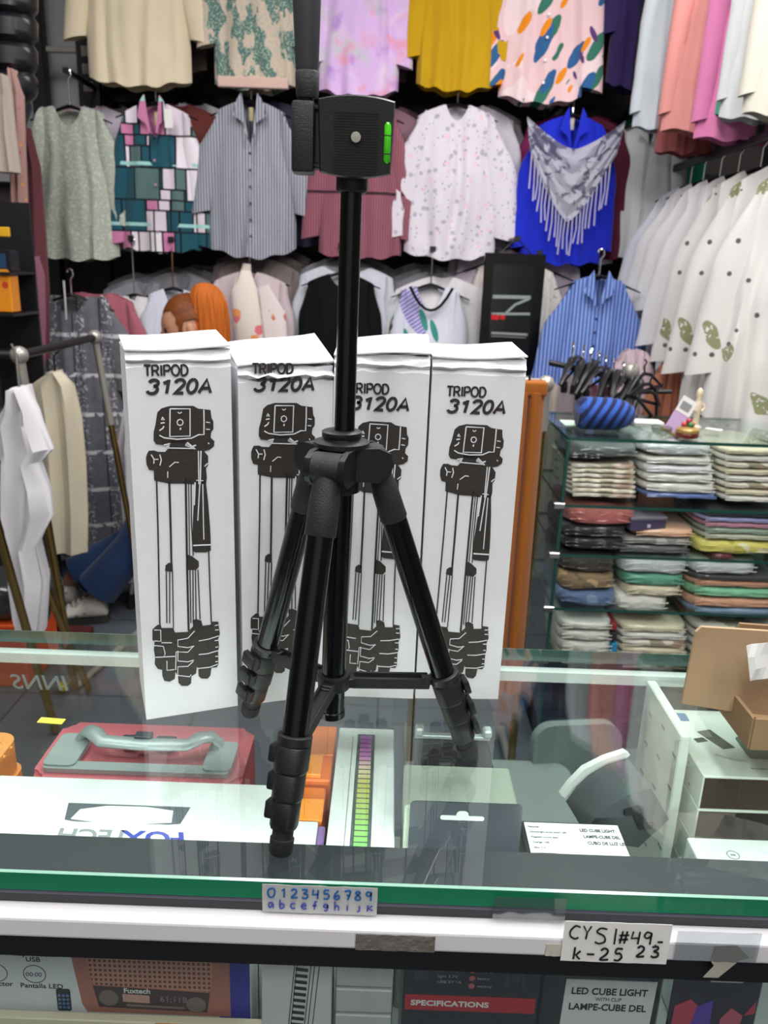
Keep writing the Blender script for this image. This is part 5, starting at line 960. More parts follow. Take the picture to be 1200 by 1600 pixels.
for y0, y1, c, nm in ((798, 810, '#2A2C2E', 'near-black'), (810, 818, '#9B9CC6', 'lavender'), (818, 826, '#B98092', 'dusty pink'), (826, 836, '#8FA08E', 'sage green'), (836, 845, '#B5B8A4', 'grey-green')): folded(1094, 1225, y0, y1, '%s thin folded garment in the right stack on the second shelf' % nm, bag(nm.replace(' ', '_').replace('-', '_'), c))
folded(1086, 1225, 845, 868, 'bright yellow patterned folded garment at the bottom right of the second shelf', m_stack('bag_yellow', ['#D2CC6A', '#E0DDB2', '#B5B04A']))
folded(874, 966, 868, 896, 'dark brown folded garment on the third shelf above the gold one', bag('umber', '#453E36')); folded(873, 966, 896, 924, 'gold lurex folded garment on the third shelf', GLD); folded(871, 968, 924, 948, 'denim blue folded garment at the left of the third shelf', m_stack('bag_denim', ['#5B7095', '#7C8FAE']))
for y0, y1, x0, x1, c, nm in ((932, 957, 962, 1050, IV, 'lowest ivory cushion-like'), (916, 934, 974, 1072, CRE, 'cream second-lowest'), (898, 917, 972, 1076, bag('jade', '#5E9E86'), 'jade green'), (872, 899, 970, 1082, WHB, 'white uppermost')): folded(x0, x1, y0, y1, '%s folded garment of the middle stack on the third shelf' % nm, c)
for y0, y1, c, nm in ((952, 964, '#8096B0', 'pale blue bottom'), (936, 952, '#C99A7C', 'peach'), (919, 936, '#7FBF98', 'mint green'), (909, 919, '#B5886C', 'tan'), (900, 909, '#3A3B3D', 'charcoal')): folded(1076, 1225, y0, y1, '%s folded garment in the right stack on the third shelf' % nm, bag(nm.replace(' ', '_') + '_3', c))
folded(1082, 1190, 878, 900, 'white folded garment topping the right stack on the third shelf', WHB); folded(1110, 1150, 866, 879, 'dark red folded garment topping the white one on the third shelf', bag('dark_red', '#5A2228'))
for k, (y0, y1, e) in enumerate(((1022, 1042, None), (1003, 1022, '#2E88B0'), (986, 1003, '#2A2A2C'), (972, 986, '#8E3038'))): folded(873, 962, y0, y1, ('ivory folded garment at the bottom of the left stack on the fourth shelf', 'ivory folded garment with a bright blue end on the fourth shelf', 'ivory folded garment with a black end on the fourth shelf', 'ivory folded garment with a dark red end on the fourth shelf')[k], IV if k else CRE, ends=plain('end_%d' % k, e, .5) if e else None)
for k in range(6): folded(966, 1080, 1036 - 11.5 * k, 1047 - 11.5 * k, ORD[k] + ' floral cream folded garment from the bottom in the middle stack on the fourth shelf', (PAT, IV, CRE)[k % 3], group='floral stack on the fourth shelf')
for k in range(5): folded(1086, 1225, 1036 - 14 * k, 1049 - 14 * k, ORD[k] + ' pale folded garment from the bottom in the right stack on the fourth shelf', (IV, PAT, WHB)[k % 3], group='right stack on the fourth shelf')

# things on top of the shelf unit
TZS = SZ[0] + .0005
t = thing('knitted_beanie', 'blue and navy striped knitted hat lying on the glass shelf top', 'hat', (at(948, 655, 2.34).x, 2.34, TZS)); g = G('navy_blue_stripes', bump=.5); m = g.done(g.mix(g.stripe(g.op('ADD', g.x, g.op('MULTIPLY', g.op('MULTIPLY', g.z, g.z), -6.0)), 34, .52), H('#16204A'), H('#2F55A8')))
bm = B_(); rings = []
for j in range(15):
    v = j / 14; x = -.085 + .170 * v; r = .048 * min(1, (v * 9 + .75)) * (1 - max(0, (v - .45) / .55) ** 2.6) ** .6 + .002
    rings.append([Vector((x, cos(2 * pi * k / 24) * r * 1.25, .046 + sin(2 * pi * k / 24) * r * .95)) for k in range(24)])
loft(bm, rings); mkobj('knit_body', bm, m, t, True); mkobj('folded_brim', tube(B_(), [(-.089, 0, .046), (-.080, 0, .046), (-.066, 0, .046)], [.038, .046, .0475], 24, flat=1.0), m, t, True)
t = thing('trinket_box', 'dark red and gold round trinket box with small fruit on the lid', 'trinket box', (at(1077, 655, 2.26).x, 2.26, TZS)); bm = B_(); lathe(bm, [(.026, 0), (.032, .002), (.033, .012), (.031, .014)], n=28); mkobj('base', bm, plain('oxblood', '#6E2420', .35, coat=.4), t, True)
bm = B_(); lathe(bm, [(.031, .014), (.033, .016), (.032, .024), (.026, .029), (.012, .032)], n=28); mkobj('lid', bm, plain('old_gold', '#B9985A', .3, .5), t, True)
for i, (x, y, c) in enumerate(((-.012, 0, '#B5463E'), (.004, -.008, '#3E7A4A'), (.013, .006, '#C96A4A'), (-.002, .010, '#D9C7B0'), (0, 0, '#A83A44'))):
    bm = B_(); bmesh.ops.create_uvsphere(bm, u_segments=12, v_segments=8, radius=.0085); mkobj('fruit', bm, plain('fruit_' + c[1:], c, .35), t, True, loc=(x, y, .037 + (.010 if i == 4 else 0)))
t = thing('price_card', 'lilac price card with grey print standing tilted behind the trinket box', 'card', (at(1050, 648, 2.30).x, 2.30, TZS), rot=(rad(-8), rad(28), 0)); mkobj('card', bx(-.024, .024, -.001, .001, 0, .115, .0005, 1), plain('lilac_card', '#C3A5CE', .5), t); mkobj('white_band', bx(-.0242, .0242, -.0016, -.0009, .068, .1155), PAPER, t); mkobj('grey_print', bx(-.018, .014, -.0021, -.0015, .078, .102), GREY_INK, t); mkobj('card_holder', bx(-.028, .028, -.010, .010, -.0, .008, .002, 1), plain('old_gold', '#B9985A', .3, .5), t)
t = thing('cream_figurine', 'slim cream figurine standing behind the trinket box', 'figurine', (at(1090, 640, 2.40).x, 2.40, TZS)); bm = B_(); lathe(bm, [(.018, 0), (.019, .006), (.010, .014), (.009, .045), (.013, .058), (.011, .080), (.006, .092), (.010, .104), (.008, .118), (.002, .124)], n=16); mkobj('figure_body', bm, plain('cream_ceramic', '#D9C6AE', .4), t, True); bm = B_(); tube(bm, [(-.010, -.004, .080), (-.018, -.008, .066), (-.008, -.012, .056)], .0035, 8); tube(bm, [(.010, -.004, .080), (.018, -.008, .066), (.008, -.012, .056)], .0035, 8); mkobj('arms', bm, plain('cream_ceramic', '#D9C6AE', .4), t, True)
t = thing('glass_bowl', 'small clear faceted glass bowl beside the price card', 'bowl', (at(1036, 658, 2.25).x, 2.25, TZS)); bm = B_(); lathe(bm, [(.018, 0), (.026, .010), (.031, .030), (.029, .030), (.023, .012), (.014, .005)], n=10); mkobj('bowl_body', bm, thin_glass('bowl_glass', (.85, .87, .84), rough=.05, boost=2.5), t)
o = mkobj('paper_slip', bx(-.03, .03, -.045, .045, 0, .001), plain('mint_paper', '#C9E8D0', .7), None, loc=(at(890, 648, 2.42).x + .01, 2.42, TZS)); tag(o, 'pale mint paper slip at the left end of the glass shelf top', 'paper')
o = mkobj('white_envelope', bx(-.045, .045, -.03, .03, 0, .006, .001, 1), PAPER, None, loc=(at(1012, 648, 2.48).x, 2.48, TZS)); tag(o, 'white envelope lying behind the blue striped hat', 'paper')
o = mkobj('paper_scrap', bx(-.024, .024, -.012, .012, 0, .002), PAPER, None, loc=(at(1118, 655, 2.40).x, 2.40, TZS), rot=(0, 0, rad(-30))); tag(o, 'small white paper scrap right of the trinket box', 'paper')

# pipe rack with brown trousers between the cartons and the shelf unit
def pipe(t, name, pts, r, mat): mkobj(name, tube(B_(), pts, r, 14), mat, t, True)
def elbow(t, p, r, mat): 
    bm = B_(); bmesh.ops.create_uvsphere(bm, u_segments=16, v_segments=10, radius=r); mkobj('elbow_joint', bm, mat, t, True, loc=p)
IRON = plain('grey_pipe', '#A6A29C', .35, .45)
Yr = 2.05; e = at(853, 600, Yr); t = thing('pipe_rack', 'grey pipe clothes rack with gold lower post beside the right tripod carton', 'clothes rack', (e.x, Yr, 0)); zc = e.z
pipe(t, 'top_bar', [(-.30, 0, zc), (0, 0, zc)], .014, IRON); elbow(t, (0, 0, zc), .022, IRON); pipe(t, 'upper_post', [(0, 0, zc), (0, 0, zc - .12)], .014, IRON); pipe(t, 'lower_post', [(0, 0, zc - .11), (.002, 0, .03)], .0115, GOLD); pipe(t, 'far_post', [(-.30, 0, zc), (-.30, 0, .03)], .012, GOLD); pipe(t, 'foot_bar', [(0, -.2, .02), (0, .2, .02)], .013, IRON); pipe(t, 'foot_bar', [(-.30, -.2, .02), (-.30, .2, .02)], .013, IRON); mkobj('joint_collar', lathe(B_(), [(.016, 0), (.018, .002), (.018, .022), (.016, .024)], (-.06, 0, 0)) if False else tube(B_(), [(-.075, 0, zc), (-.045, 0, zc)], .019, 16), STEEL, t, True)
RUST = cloth('rust_brown', '#9C5A1E'); BL2 = cloth('deep_black_cloth', '#0D0C0E')
for lab, x0, x1, m, Yq, kd in (('rust brown wide trousers hanging beside the right tripod carton', 798, 852, RUST, 2.02, 'brown_trousers'), ('black trousers hanging behind the rust brown pair', 762, 808, BL2, 2.10, 'black_trousers')):
    a = at((x0 + x1) / 2, 618, Yq); w = at(x1, 800, Yq).x - at(x0, 800, Yq).x; bt = at(820, 1035, Yq).z; t = thing(kd, lab, 'trousers', (a.x, Yq, zc - .016)); L_ = zc - .016 - max(.12, bt - .08)
    for s_ in (-1, 1):
        rings = []
        for j in range(14):
            v = j / 13; c = s_ * w * (.21 + .03 * v); rx = w * (.25 + .05 * v); ry = .030 + .012 * v; rings.append([Vector((c + cos(2 * pi * k / 26) * rx * (1 + .04 * sin(3 * 2 * pi * k / 26 + j * .15)), sin(2 * pi * k / 26) * ry * (1 + .14 * sin(3 * 2 * pi * k / 26 + s_)), -L_ * v)) for k in range(26)])
        mkobj('trouser_leg', loft(B_(), rings), m, t, True)
    mkobj('waistband', bx(-w * .48, w * .48, -.026, .026, -.01, .028, .008, 3), m, t, True)
    bm = B_(); tube(bm, [(0, 0, .026), (0, 0, .040)], .003, 8); mkobj('clip_hook', bm, HNG, t)
# hanger bundle on a pipe above the shelf unit
Yb = 2.75; e = at(985, 585, Yb); t = thing('hanger_stand', 'short grey pipe stand with a round cap behind the glass shelf unit', 'stand', (e.x, Yb, 0)); pipe(t, 'post', [(0, 0, .02), (0, 0, e.z)], .018, IRON); elbow(t, (0, 0, e.z + .01), .030, IRON); mkobj('base_plate', lathe(B_(), [(.14, 0), (.14, .01), (.03, .02)]), IRON, t, True); pipe(t, 'arm', [(0, 0, e.z - .02), (-.28, .0, e.z + .03)], .010, RAILB); pipe(t, 'arm', [(0, 0, e.z - .06), (.14, -.02, e.z - .05)], .008, RAILB)
for k in range(9):
    p = at(893 + 13 * k, 560 + 5 * k, Yb); h_ = thing('clip_hanger', '%s empty black clip hanger from the left in the bundle above the glass shelf unit' % ('ninth' if k == 8 else ORD[k]), 'hanger', (p.x, Yb - .02, p.z - .0), rot=(rad(8 * sin(k)), rad(-14 + 6 * sin(k * 2.2)), rad(62 + 9 * sin(k * 1.7))), group='black hanger bundle')
    bm = B_(); tube(bm, [(-.13, 0, -.045), (-.06, 0, -.012), (0, 0, 0), (.06, 0, -.012), (.13, 0, -.045)], [.007, .012, .016, .012, .007], 8, flat=.5); tube(bm, [(-.13, 0, -.045), (.13, 0, -.045)], .005, 6); mkobj('shoulder_bar', bm, HNG, h_, True)
    mkobj('hook', tube(B_(), [(0, 0, .0), (0, 0, .03), (.012, 0, .045), (.004, 0, .058), (-.010, 0, .050)], .003, 6), CHROME, h_, True)
    for s_ in (-1, 1): mkobj('clip', bx(s_ * .09 - .009, s_ * .09 + .009, -.010, .010, -.085, -.048, .003, 2), HNG, h_, True)
for k in range(3):
    p = at(1010 + 8 * k, 585 + 16 * k, 2.6); h_ = thing('clip_hanger', ('uppermost', 'middle', 'lowest')[k] + ' of three black hangers hanging right of the pipe cap', 'hanger', (p.x, 2.62, p.z), rot=(0, rad(-10 + 25 * k), rad(30))); mkobj('shoulder_bar', tube(B_(), [(-.075, 0, -.055), (-.03, 0, -.01), (0, 0, 0), (.03, 0, -.01), (.075, 0, -.055), (-.075, 0, -.058)], .006, 8), HNG, h_, True); mkobj('hook', tube(B_(), [(0, 0, 0), (0, 0, .025), (.010, 0, .035), (.002, 0, .046)], .003, 6), HNG, h_, True)
# garments low behind the shelf unit
def lowback(lab, kd, x0, x1, y0, Y, m, l=.75, **k):
    a = at((x0 + x1) / 2, y0, Y); w = at(x1, y0, Y).x - at(x0, y0, Y).x; return garment(lab, a.x, Y, a.z, w, min(l, a.z - .06), m, kind=kd, cat=k.pop('cat', 'garment'), sleeve=k.pop('sleeve', .3), spread=.02, parts=False, **k)
lowback('salmon brown garment hanging low behind the price card', 'salmon_garment', 1025, 1108, 560, 3.0, cloth('salmon_brown', '#A5674F'))
lowback('pale pink patterned garment under the blue striped shirt', 'pink_patterned_garment', 965, 1020, 545, 3.1, m_spots('pink_lavender', '#C9B4BC', [('#8E93BE', 12, .2)]))
lowback('dark wine garment hanging low right of the salmon one', 'wine_garment', 1095, 1150, 590, 2.95, cloth('dark_wine', '#35161F')); lowback('dark navy patterned garment low behind the shelf unit', 'navy_garment', 1115, 1185, 605, 2.9, m_spots('navy_pattern', '#23283A', [('#4C5A78', 30, .25)]))
lowback('grey sequinned garment at the right edge above the shelf unit', 'sequin_garment', 1190, 1250, 545, 2.75, m_spots('grey_sequin', '#8A8A90', [('#3A3A40', 60, .3)]))
for kk, (x0, x1, y0, Y, c, nm) in enumerate(((870, 930, 585, 2.9, '#A79AA0', 'greyish lilac'), (905, 965, 600, 2.85, '#C98FA0', 'rose'), (850, 900, 600, 3.0, '#B5A79C', 'beige'), (940, 1000, 612, 2.95, '#6E6A70', 'dark grey'))): lowback('%s folded-looking garment hanging low left of the striped hat' % nm, 'low_garment', x0, x1, y0, Y, cloth('low_%d' % kk, c), sleeve=0)

# ------------------------------------------------------------------ left side: pipe rack with clothes
t = thing('clothes_rack', 'gold and steel pipe clothes rack with slanted legs at the left', 'clothes rack', (-1.06, 2.33, 0)); o3 = Vector((-1.06, 2.33, 0))
A1 = at(30, 555, 2.33) - o3; A2 = at(148, 527, 2.9) - o3
def fl(p0, p1, z=.015): d = p1 - p0; return p0 + d * ((z - p0.z) / d.z)
L1 = fl(A1, at(102, 985, 2.40) - o3); L2 = fl(A2, at(205, 830, 2.93) - o3); p = at(0, 745, 2.25) - o3; L3 = fl(p, at(100, 985, 2.36) - o3); q0 = at(0, 838, 2.05) - o3; L4 = fl(q0, at(42, 985, 2.10) - o3)
pipe(t, 'top_bar', [A1, A2], .013, RAILB); elbow(t, A1, .026, IRON); elbow(t, A2, .026, IRON)
pipe(t, 'top_bar', [A1, A1 + Vector((-.55, -.05, .0))], .012, RAILB)
for nm, a_, b_, r in (('front_post', A1, L1, .0145), ('rear_post', A2, L2, .0125), ('slanted_leg', p + (p - L3) * .4, L3, .0130), ('slanted_leg', q0 + (q0 - L4) * .4, L4, .0135)):
    pipe(t, nm, [a_, a_ + (b_ - a_) * .28], r, IRON if 'post' in nm else GOLD); pipe(t, nm, [a_ + (b_ - a_) * .27, b_], r * .92, GOLD)
pipe(t, 'base_bar', [L1, L2], .012, IRON); 
mkobj('yellow_cap', lathe(B_(), [(.016, 0), (.018, .004), (.018, .018), (.014, .022)], L1 + Vector((-.035, -.01, 0))), plain('cap_yellow', '#D9C21E', .4), t, True)
def drape(lab, kd, rows, m, Y, cat='garment', ry=.035, group=None, fold=.12, label_part=None):
    """hanging cloth given as (px centre, px half width, py) rows"""
    t = thing(kd, lab, cat, at(rows[0][0], rows[0][2], Y)); o_ = t.location; rings = []
    for j, (cx, hw, py) in enumerate(rows):
        c = at(cx, py, Y) - o_; w = at(cx + hw, py, Y).x - at(cx, py, Y).x
        rings.append([Vector((c.x + cos(2 * pi * k / 30) * w * (1 + fold * .4 * sin(4 * 2 * pi * k / 30 + j * .6)), sin(2 * pi * k / 30) * ry * (1 + fold * 3 * sin(6 * 2 * pi * k / 30 + j * .3)), c.z)) for k in range(30)])
    mkobj('cloth_drape', loft(B_(), rings), m, t, True); return t
FLD = m_spots('dark_floral', '#17141C', [('#7A78B0', 20, .24), ('#A9A090', 26, .17), ('#6E4A60', 17, .15)])
t = drape('dark dress with small lilac flowers hanging low on the left rack', 'floral_dress', [(12, 18, 640), (18, 28, 700), (24, 38, 780), (30, 45, 860), (32, 47, 930), (33, 46, 962)], FLD, 2.62, 'dress', .07); mkobj('hook', tube(B_(), [(0, 0, 0), (0, 0, .08), (.02, 0, .10)], .003, 6), HNG, t)
t = drape('ruffled white blouse hanging from a chain at the end of the left rack', 'ruffled_white_blouse', [(30, 8, 605), (34, 24, 640), (30, 34, 660), (38, 42, 700), (34, 30, 720), (40, 40, 760), (42, 44, 800), (38, 22, 850), (46, 28, 905), (48, 22, 955), (52, 14, 990)], cloth('blouse_white', '#DAD8DC'), 2.25, 'blouse', .05, fold=.2)
bm = B_(); tube(bm, [(0, 0, 0), (0, 0, .09), (-.01, 0, .12)], .004, 6); mkobj('chain', bm, STEEL, t, True)
t = drape('cream long cardigan hanging between the pipe post and the plaid dress', 'cream_cardigan', [(86, 6, 580), (84, 30, 600), (92, 34, 650), (98, 35, 720), (103, 34, 800), (104, 33, 860)], cloth('cardigan_cream', '#C9BFA8'), 2.7, 'cardigan', .045); mkobj('hook', tube(B_(), [(0, 0, 0), (0, 0, .05), (.02, 0, .07)], .003, 6), HNG, t)
t = drape('white top hanging low behind the plaid dress and left carton', 'white_low_blouse', [(212, 18, 640), (208, 24, 700), (212, 22, 780), (215, 20, 840), (212, 14, 905)], cloth('top_white', '#D2CDD2'), 3.1, 'top', .04); mkobj('hook', tube(B_(), [(0, 0, 0), (0, 0, .05), (.02, 0, .07)], .003, 6), HNG, t)
# far left display column
t = thing('jacket_stack', 'black padded jacket hanging at the top left corner', 'jacket', at(20, -20, 3.0)); o_ = t.location; rings = []
for j in range(25):
    py = -20 + j * 8.9; c = at(8, py, 3.0) - o_; r = at(58 + (-6 if j % 5 == 0 else 0), py, 3.0).x - at(8, py, 3.0).x; r = r * (1 if j < 19 else 1 - (j - 18) * .06); f = .07 if j % 5 else .05
    rings.append([Vector((c.x + cos(2 * pi * k / 24) * r, sin(2 * pi * k / 24) * f, c.z)) for k in range(24)])
mkobj('padded_body', loft(B_(), rings), plain('black_nylon', '#0E0F14', .35, coat=.2), t, True); t.name = 'padded_jacket'
mkobj('loop', tube(B_(), [(0, 0, 0), (0, 0, .06), (.02, 0, .08)], .004, 6), HNG, t)
a = at(52, 0, 3.95); t = thing('display_column', 'black vertical display column at the left with a short grey cross bar', 'column', (a.x, 3.95, 0)); mkobj('column_post', bx(-.03, .035, -.03, .03, 0, 2.9, .004, 1), RAILB, t); c = at(95, 78, 3.95).z; mkobj('cross_bar', bx(.04, .19, -.012, .012, c - .012, c + .012, .003, 1), IRON, t)
a = at(125, 0, 3.9); t = thing('slotted_upright', 'dark slotted metal upright left of the cream blouse', 'upright', (a.x, 3.95, 0)); mkobj('upright_bar', bx(-.045, .05, -.02, .02, 0, 2.95, .003, 1), RAILB, t)
for k in range(9): mkobj('slot', bx(-.02, .022, -.0225, -.0195, 2.12 + .07 * k, 2.16 + .07 * k), plain('slot_pale', '#A79C98', .6), t)
drape('beige garment hanging at the far left edge below the padded jacket', 'beige_garment', [(6, 5, 118), (4, 14, 150), (6, 18, 210), (14, 18, 270)], cloth('edge_beige', '#A3968C'), 2.85)
drape('blush garment with pink and orange flowers at its lower edge', 'flower_edge_garment', [(22, 4, 110), (26, 10, 150), (28, 11, 230), (30, 12, 300), (32, 12, 348)], m_spots('blush_floral', '#A58078', [('#B5405F', 26, .2), ('#D9962E', 18, .12)]), 2.95)
drape('long wine-brown dress at the far left behind the flowered garment', 'wine_dress', [(40, 6, 200), (44, 18, 260), (48, 22, 360), (52, 24, 450), (52, 26, 560)], cloth('wine_brown', '#6A3A40'), 3.2, 'dress'); drape('dusty pink long garment beside the wine-brown dress', 'dusty_pink_garment', [(52, 6, 400), (54, 14, 430), (50, 20, 500), (46, 22, 600)], cloth('dusty_pink_long', '#8E5A6E'), 3.1)
t = thing('orange_package', 'orange package with white and red marks on a dark shelf at the left edge', 'package', at(5, 488, 2.6)); w = .045; mkobj('package_body', bx(-w, w, -.03, .03, .002, .135, .003, 1), plain('package_orange', '#E08A1E', .4), t); bm = B_(); prism(bm, [(-.012, .07), (.004, .07), (.004, .09), (-.012, .09)], -.0308, -.0298); mkobj('white_mark', bm, PAPER, t); bm = B_(); prism(bm, rrect(.020, .038, .075, .095, .008), -.0308, -.0298); mkobj('red_mark', bm, plain('mark_red', '#C23A24', .5), t)
t = thing('dark_picture_box', 'dark box with a blue and gold picture above the orange package', 'box', at(5, 425, 2.6)); mkobj('box_body', bx(-w, w - .004, -.03, .03, .003, .066, .003, 1), plain('box_dark', '#1A1C22', .3), t); bm = B_(); prism(bm, [(-.03, .012), (.026, .012), (.026, .055), (-.03, .055)], -.0308, -.0298); mkobj('picture', bm, plain('picture_blue', '#27415E', .3), t)
t = thing('display_rack', 'dark side shelf carrying the orange package at the left edge', 'shelf', (at(5, 490, 2.6).x, 2.62, 0)); zs_ = at(5, 489, 2.6).z; zt_ = at(5, 425, 2.6).z; zy = at(5, 365, 2.6).z
for z in (zs_, zt_, zs_ - .12): mkobj('shelf_board', bx(-.10, .052, -.06, .12, z - .008, z + .001, .001, 1), RAILB, t)
mkobj('yellow_strip', bx(-.10, .062, -.062, -.050, zy - .010, zy + .018, .002, 1), plain('strip_yellow', '#D9A41E', .4), t); mkobj('back_board', bx(-.10, .052, .12, .13, .0, zy + .1), RAILB, t)
# black bag and orange crate on the floor
t = thing('orange_crate', 'bright orange crate on the floor under the black bag', 'crate', (at(30, 985, 2.55).x, 2.55, 0)); mkobj('crate_walls', bx(-.16, .075, -.12, .14, .0, .235, .01, 2), plain('crate_orange', '#D9501E', .5), t); mkobj('crate_rim', bx(-.166, .081, -.126, .146, .218, .236, .004, 1), plain('crate_orange', '#D9501E', .5), t)
t = thing('black_bag', 'crumpled black plastic bag lying on the orange crate', 'bag', (at(22, 950, 2.55).x, 2.55, .237)); bm = B_(); bmesh.ops.create_icosphere(bm, subdivisions=4, radius=1)
for v in bm.verts: c = v.co; f = 1 + .16 * noise.noise(c * 2.2) + .05 * noise.noise(c * 7); v.co = Vector((c.x * .155 * f, c.y * .14 * f, max(0.001, .075 + c.z * .085 * f)))
mkobj('bag_body', bm, plain('bag_black', '#0C0C0E', .28, bump=.3, bscale=30), t, True); mkobj('bag_knot', tube(B_(), [(0, 0, .14), (.01, 0, .17), (.02, .01, .20)], [.03, .012, .024], 10), plain('bag_black', '#0C0C0E', .28), t, True)
o = mkobj('red_footboard', bx(-.17, .12, -.03, .03, 0, .03, .004, 1), plain('maroon_wood', '#5A1E1E', .5), None, loc=(at(85, 955, 2.80).x, 2.84, 0)); tag(o, 'low maroon wooden board on the floor beside the orange crate', 'board')
o = mkobj('floor_rail', tube(B_(), [(-.30, 0, .02), (.25, 0, .02)], .018, 12), IRON, None, True, loc=(at(140, 875, 3.5).x, 3.62, 0)); tag(o, 'steel base rail on the floor below the plaid dress', 'rail')

# ------------------------------------------------------------------ seated person behind the cartons
def skin(verts, edges, radii, sub=1):
    me = bpy.data.meshes.new('tmp'); me.from_pydata([tuple(v) for v in verts], edges, []); o = bpy.data.objects.new('tmp', me); COL.objects.link(o)
    md = o.modifiers.new('s', 'SKIN'); md.use_smooth_shade = True
    for i, r in enumerate(radii):
        r = r if isinstance(r, tuple) else (r, r); me.skin_vertices[0].data[i].radius = r
    me.skin_vertices[0].data[0].use_root = True
    if sub: s2 = o.modifiers.new('u', 'SUBSURF'); s2.levels = sub; s2.render_levels = sub
    dg = bpy.context.evaluated_depsgraph_get(); dg.update(); m2 = bpy.data.meshes.new_from_object(o.evaluated_get(dg)); COL.objects.unlink(o); bpy.data.objects.remove(o); bpy.data.meshes.remove(me); return m2
def mesh_to_bm(me): bm = B_(); bm.from_mesh(me); bpy.data.meshes.remove(me); return bm
PY = 3.18; per = thing('person', 'seated person with orange ponytail, blue jeans and white sneakers leaning forward', 'person', (-.62, PY, 0)); O = Vector((-.62, PY, 0))
hip = Vector((-.50, PY, .56)) - O; sp1 = Vector((-.53, PY, .74)) - O; ch = Vector((-.61, PY, .94)) - O; nk = Vector((-.69, PY, 1.065)) - O; hdv = at(293, 512, PY) - O
kR = at(222, 838, 3.02) - O; aR = at(142, 936, 2.98) - O; aR.z = max(aR.z, .105); kL = kR + Vector((.06, .18, .01)); aL = at(100, 918, 3.08) - O; aL.z = max(aL.z, .11)
hipR = hip + Vector((-.01, -.10, -.02)); hipL = hip + Vector((-.01, .10, -.02))
shR = ch + Vector((.0, -.17, .06)); shL = ch + Vector((.0, .17, .06)); eR = shR + Vector((-.06, -.05, -.27)); eL = shL + Vector((-.06, .05, -.27)); wR = eR + Vector((-.19, .06, .02)); wL = eL + Vector((-.19, -.06, .02))
V = [hip, sp1, ch, nk, (nk + hdv) / 2, hipR, kR, aR, hipL, kL, aL, shR, eR, wR, shL, eL, wL]; Ed = [(0, 1), (1, 2), (2, 3), (3, 4), (0, 5), (5, 6), (6, 7), (0, 8), (8, 9), (9, 10), (2, 11), (11, 12), (12, 13), (2, 14), (14, 15), (15, 16)]
Rr = [.125, .11, .12, .05, .052, .09, .062, .038, .09, .062, .038, .055, .042, .026, .055, .042, .026]
for w_, s_ in ((wR, 1), (wL, -1)):      # palms, five fingers each
    b0 = len(V); pm = w_ + Vector((-.045, .012 * s_, -.004)); V.append(pm); Rr.append((.024, .012)); Ed.append((13 if s_ == 1 else 16, b0))
    for f in range(4): a0 = len(V); V.append(pm + Vector((-.038, (.026 - .017 * f) * 1.0, .002))); Rr.append(.0085); Ed.append((b0, a0)); V.append(V[a0] + Vector((-.030 + .004 * abs(f - 1), 0, -.014))); Rr.append(.0078); Ed.append((a0, a0 + 1)); V.append(V[a0 + 1] + Vector((-.014, 0, -.018))); Rr.append(.007); Ed.append((a0 + 1, a0 + 2))
    a0 = len(V); V.append(pm + Vector((.004, -.024 * s_, .004))); Rr.append(.010); Ed.append((b0, a0)); V.append(V[a0] + Vector((-.028, -.012 * s_, -.006))); Rr.append(.0085); Ed.append((a0, a0 + 1))
bm = mesh_to_bm(skin(V, Ed, Rr, 1))
# head: skull, jaw, nose, facing -x and slightly down
def headbm(bm):
    bmesh.ops.create_icosphere(bm, subdivisions=4, radius=1)
    for v in bm.verts:
        c = v.co.copy(); x, y, z = c.x * .098, c.y * .076, c.z * .115
        if z < -.02: x = x * (1 + z * 1.5) - .012 * (-z / .11); y *= 1 + z * 2.6
        if c.x < -.7 and abs(c.y) < .30: x -= .022 * max(0, 1 - abs(c.z + .12) / .26) * (1 - abs(c.y) / .30)      # nose
        if c.x < -.6: x += .008 * math.exp(-((abs(c.y) - .38) / .14) ** 2 - ((c.z - .08) / .12) ** 2)               # eye sockets
        if c.x < -.6 and abs(c.y) < .35: x -= .005 * math.exp(-((c.z + .48) / .06) ** 2)                             # lips
        v.co = Vector((x, y, z))
    for s_ in (-1, 1):
        eb = B_(); bmesh.ops.create_icosphere(eb, subdivisions=2, radius=1)
        for v in eb.verts: v.co = Vector((.005 + v.co.x * .016, s_ * .078 + v.co.y * .008, -.012 + v.co.z * .030))
        em = bpy.data.meshes.new('tmp'); eb.to_mesh(em); eb.free(); bm.from_mesh(em); bpy.data.meshes.remove(em)
hb = B_(); headbm(hb); bmesh.ops.transform(hb, matrix=Matrix.Translation(hdv) @ Matrix.Rotation(rad(-16), 4, 'Y') @ Matrix.Rotation(rad(18), 4, 'Z'), verts=hb.verts[:])
hm_ = bpy.data.meshes.new('tmp'); hb.to_mesh(hm_); hb.free(); bm.from_mesh(hm_); bpy.data.meshes.remove(hm_); mkobj('body', bm, plain('skin', '#B98468', .55), per, True)
HM = Matrix.Translation(hdv) @ Matrix.Rotation(rad(-16), 4, 'Y') @ Matrix.Rotation(rad(18), 4, 'Z')
for s_ in (-1, 1):
    bm = B_(); bmesh.ops.create_uvsphere(bm, u_segments=12, v_segments=8, radius=.011); bmesh.ops.transform(bm, matrix=HM @ Matrix.Translation((-.080, s_ * .030, .010)), verts=bm.verts); mkobj('eye', bm, plain('eye_dark', '#2A1E1A', .2), per, True)
g = G('orange_hair', rough=.6, bump=0, sheen=0); st = g.noise(110, 3, vec=g.flat(1, .08)); hairm = g.done(g.mix(st, H('#8A3D12'), H('#D9762A'))); g = G('auburn_hair', rough=.5, bump=0, sheen=0); aub = g.done(g.mix(g.noise(50, 3), H('#4A2614'), H('#8A4A1E')))
bm = B_(); bmesh.ops.create_icosphere(bm, subdivisions=4, radius=1)
dl = []
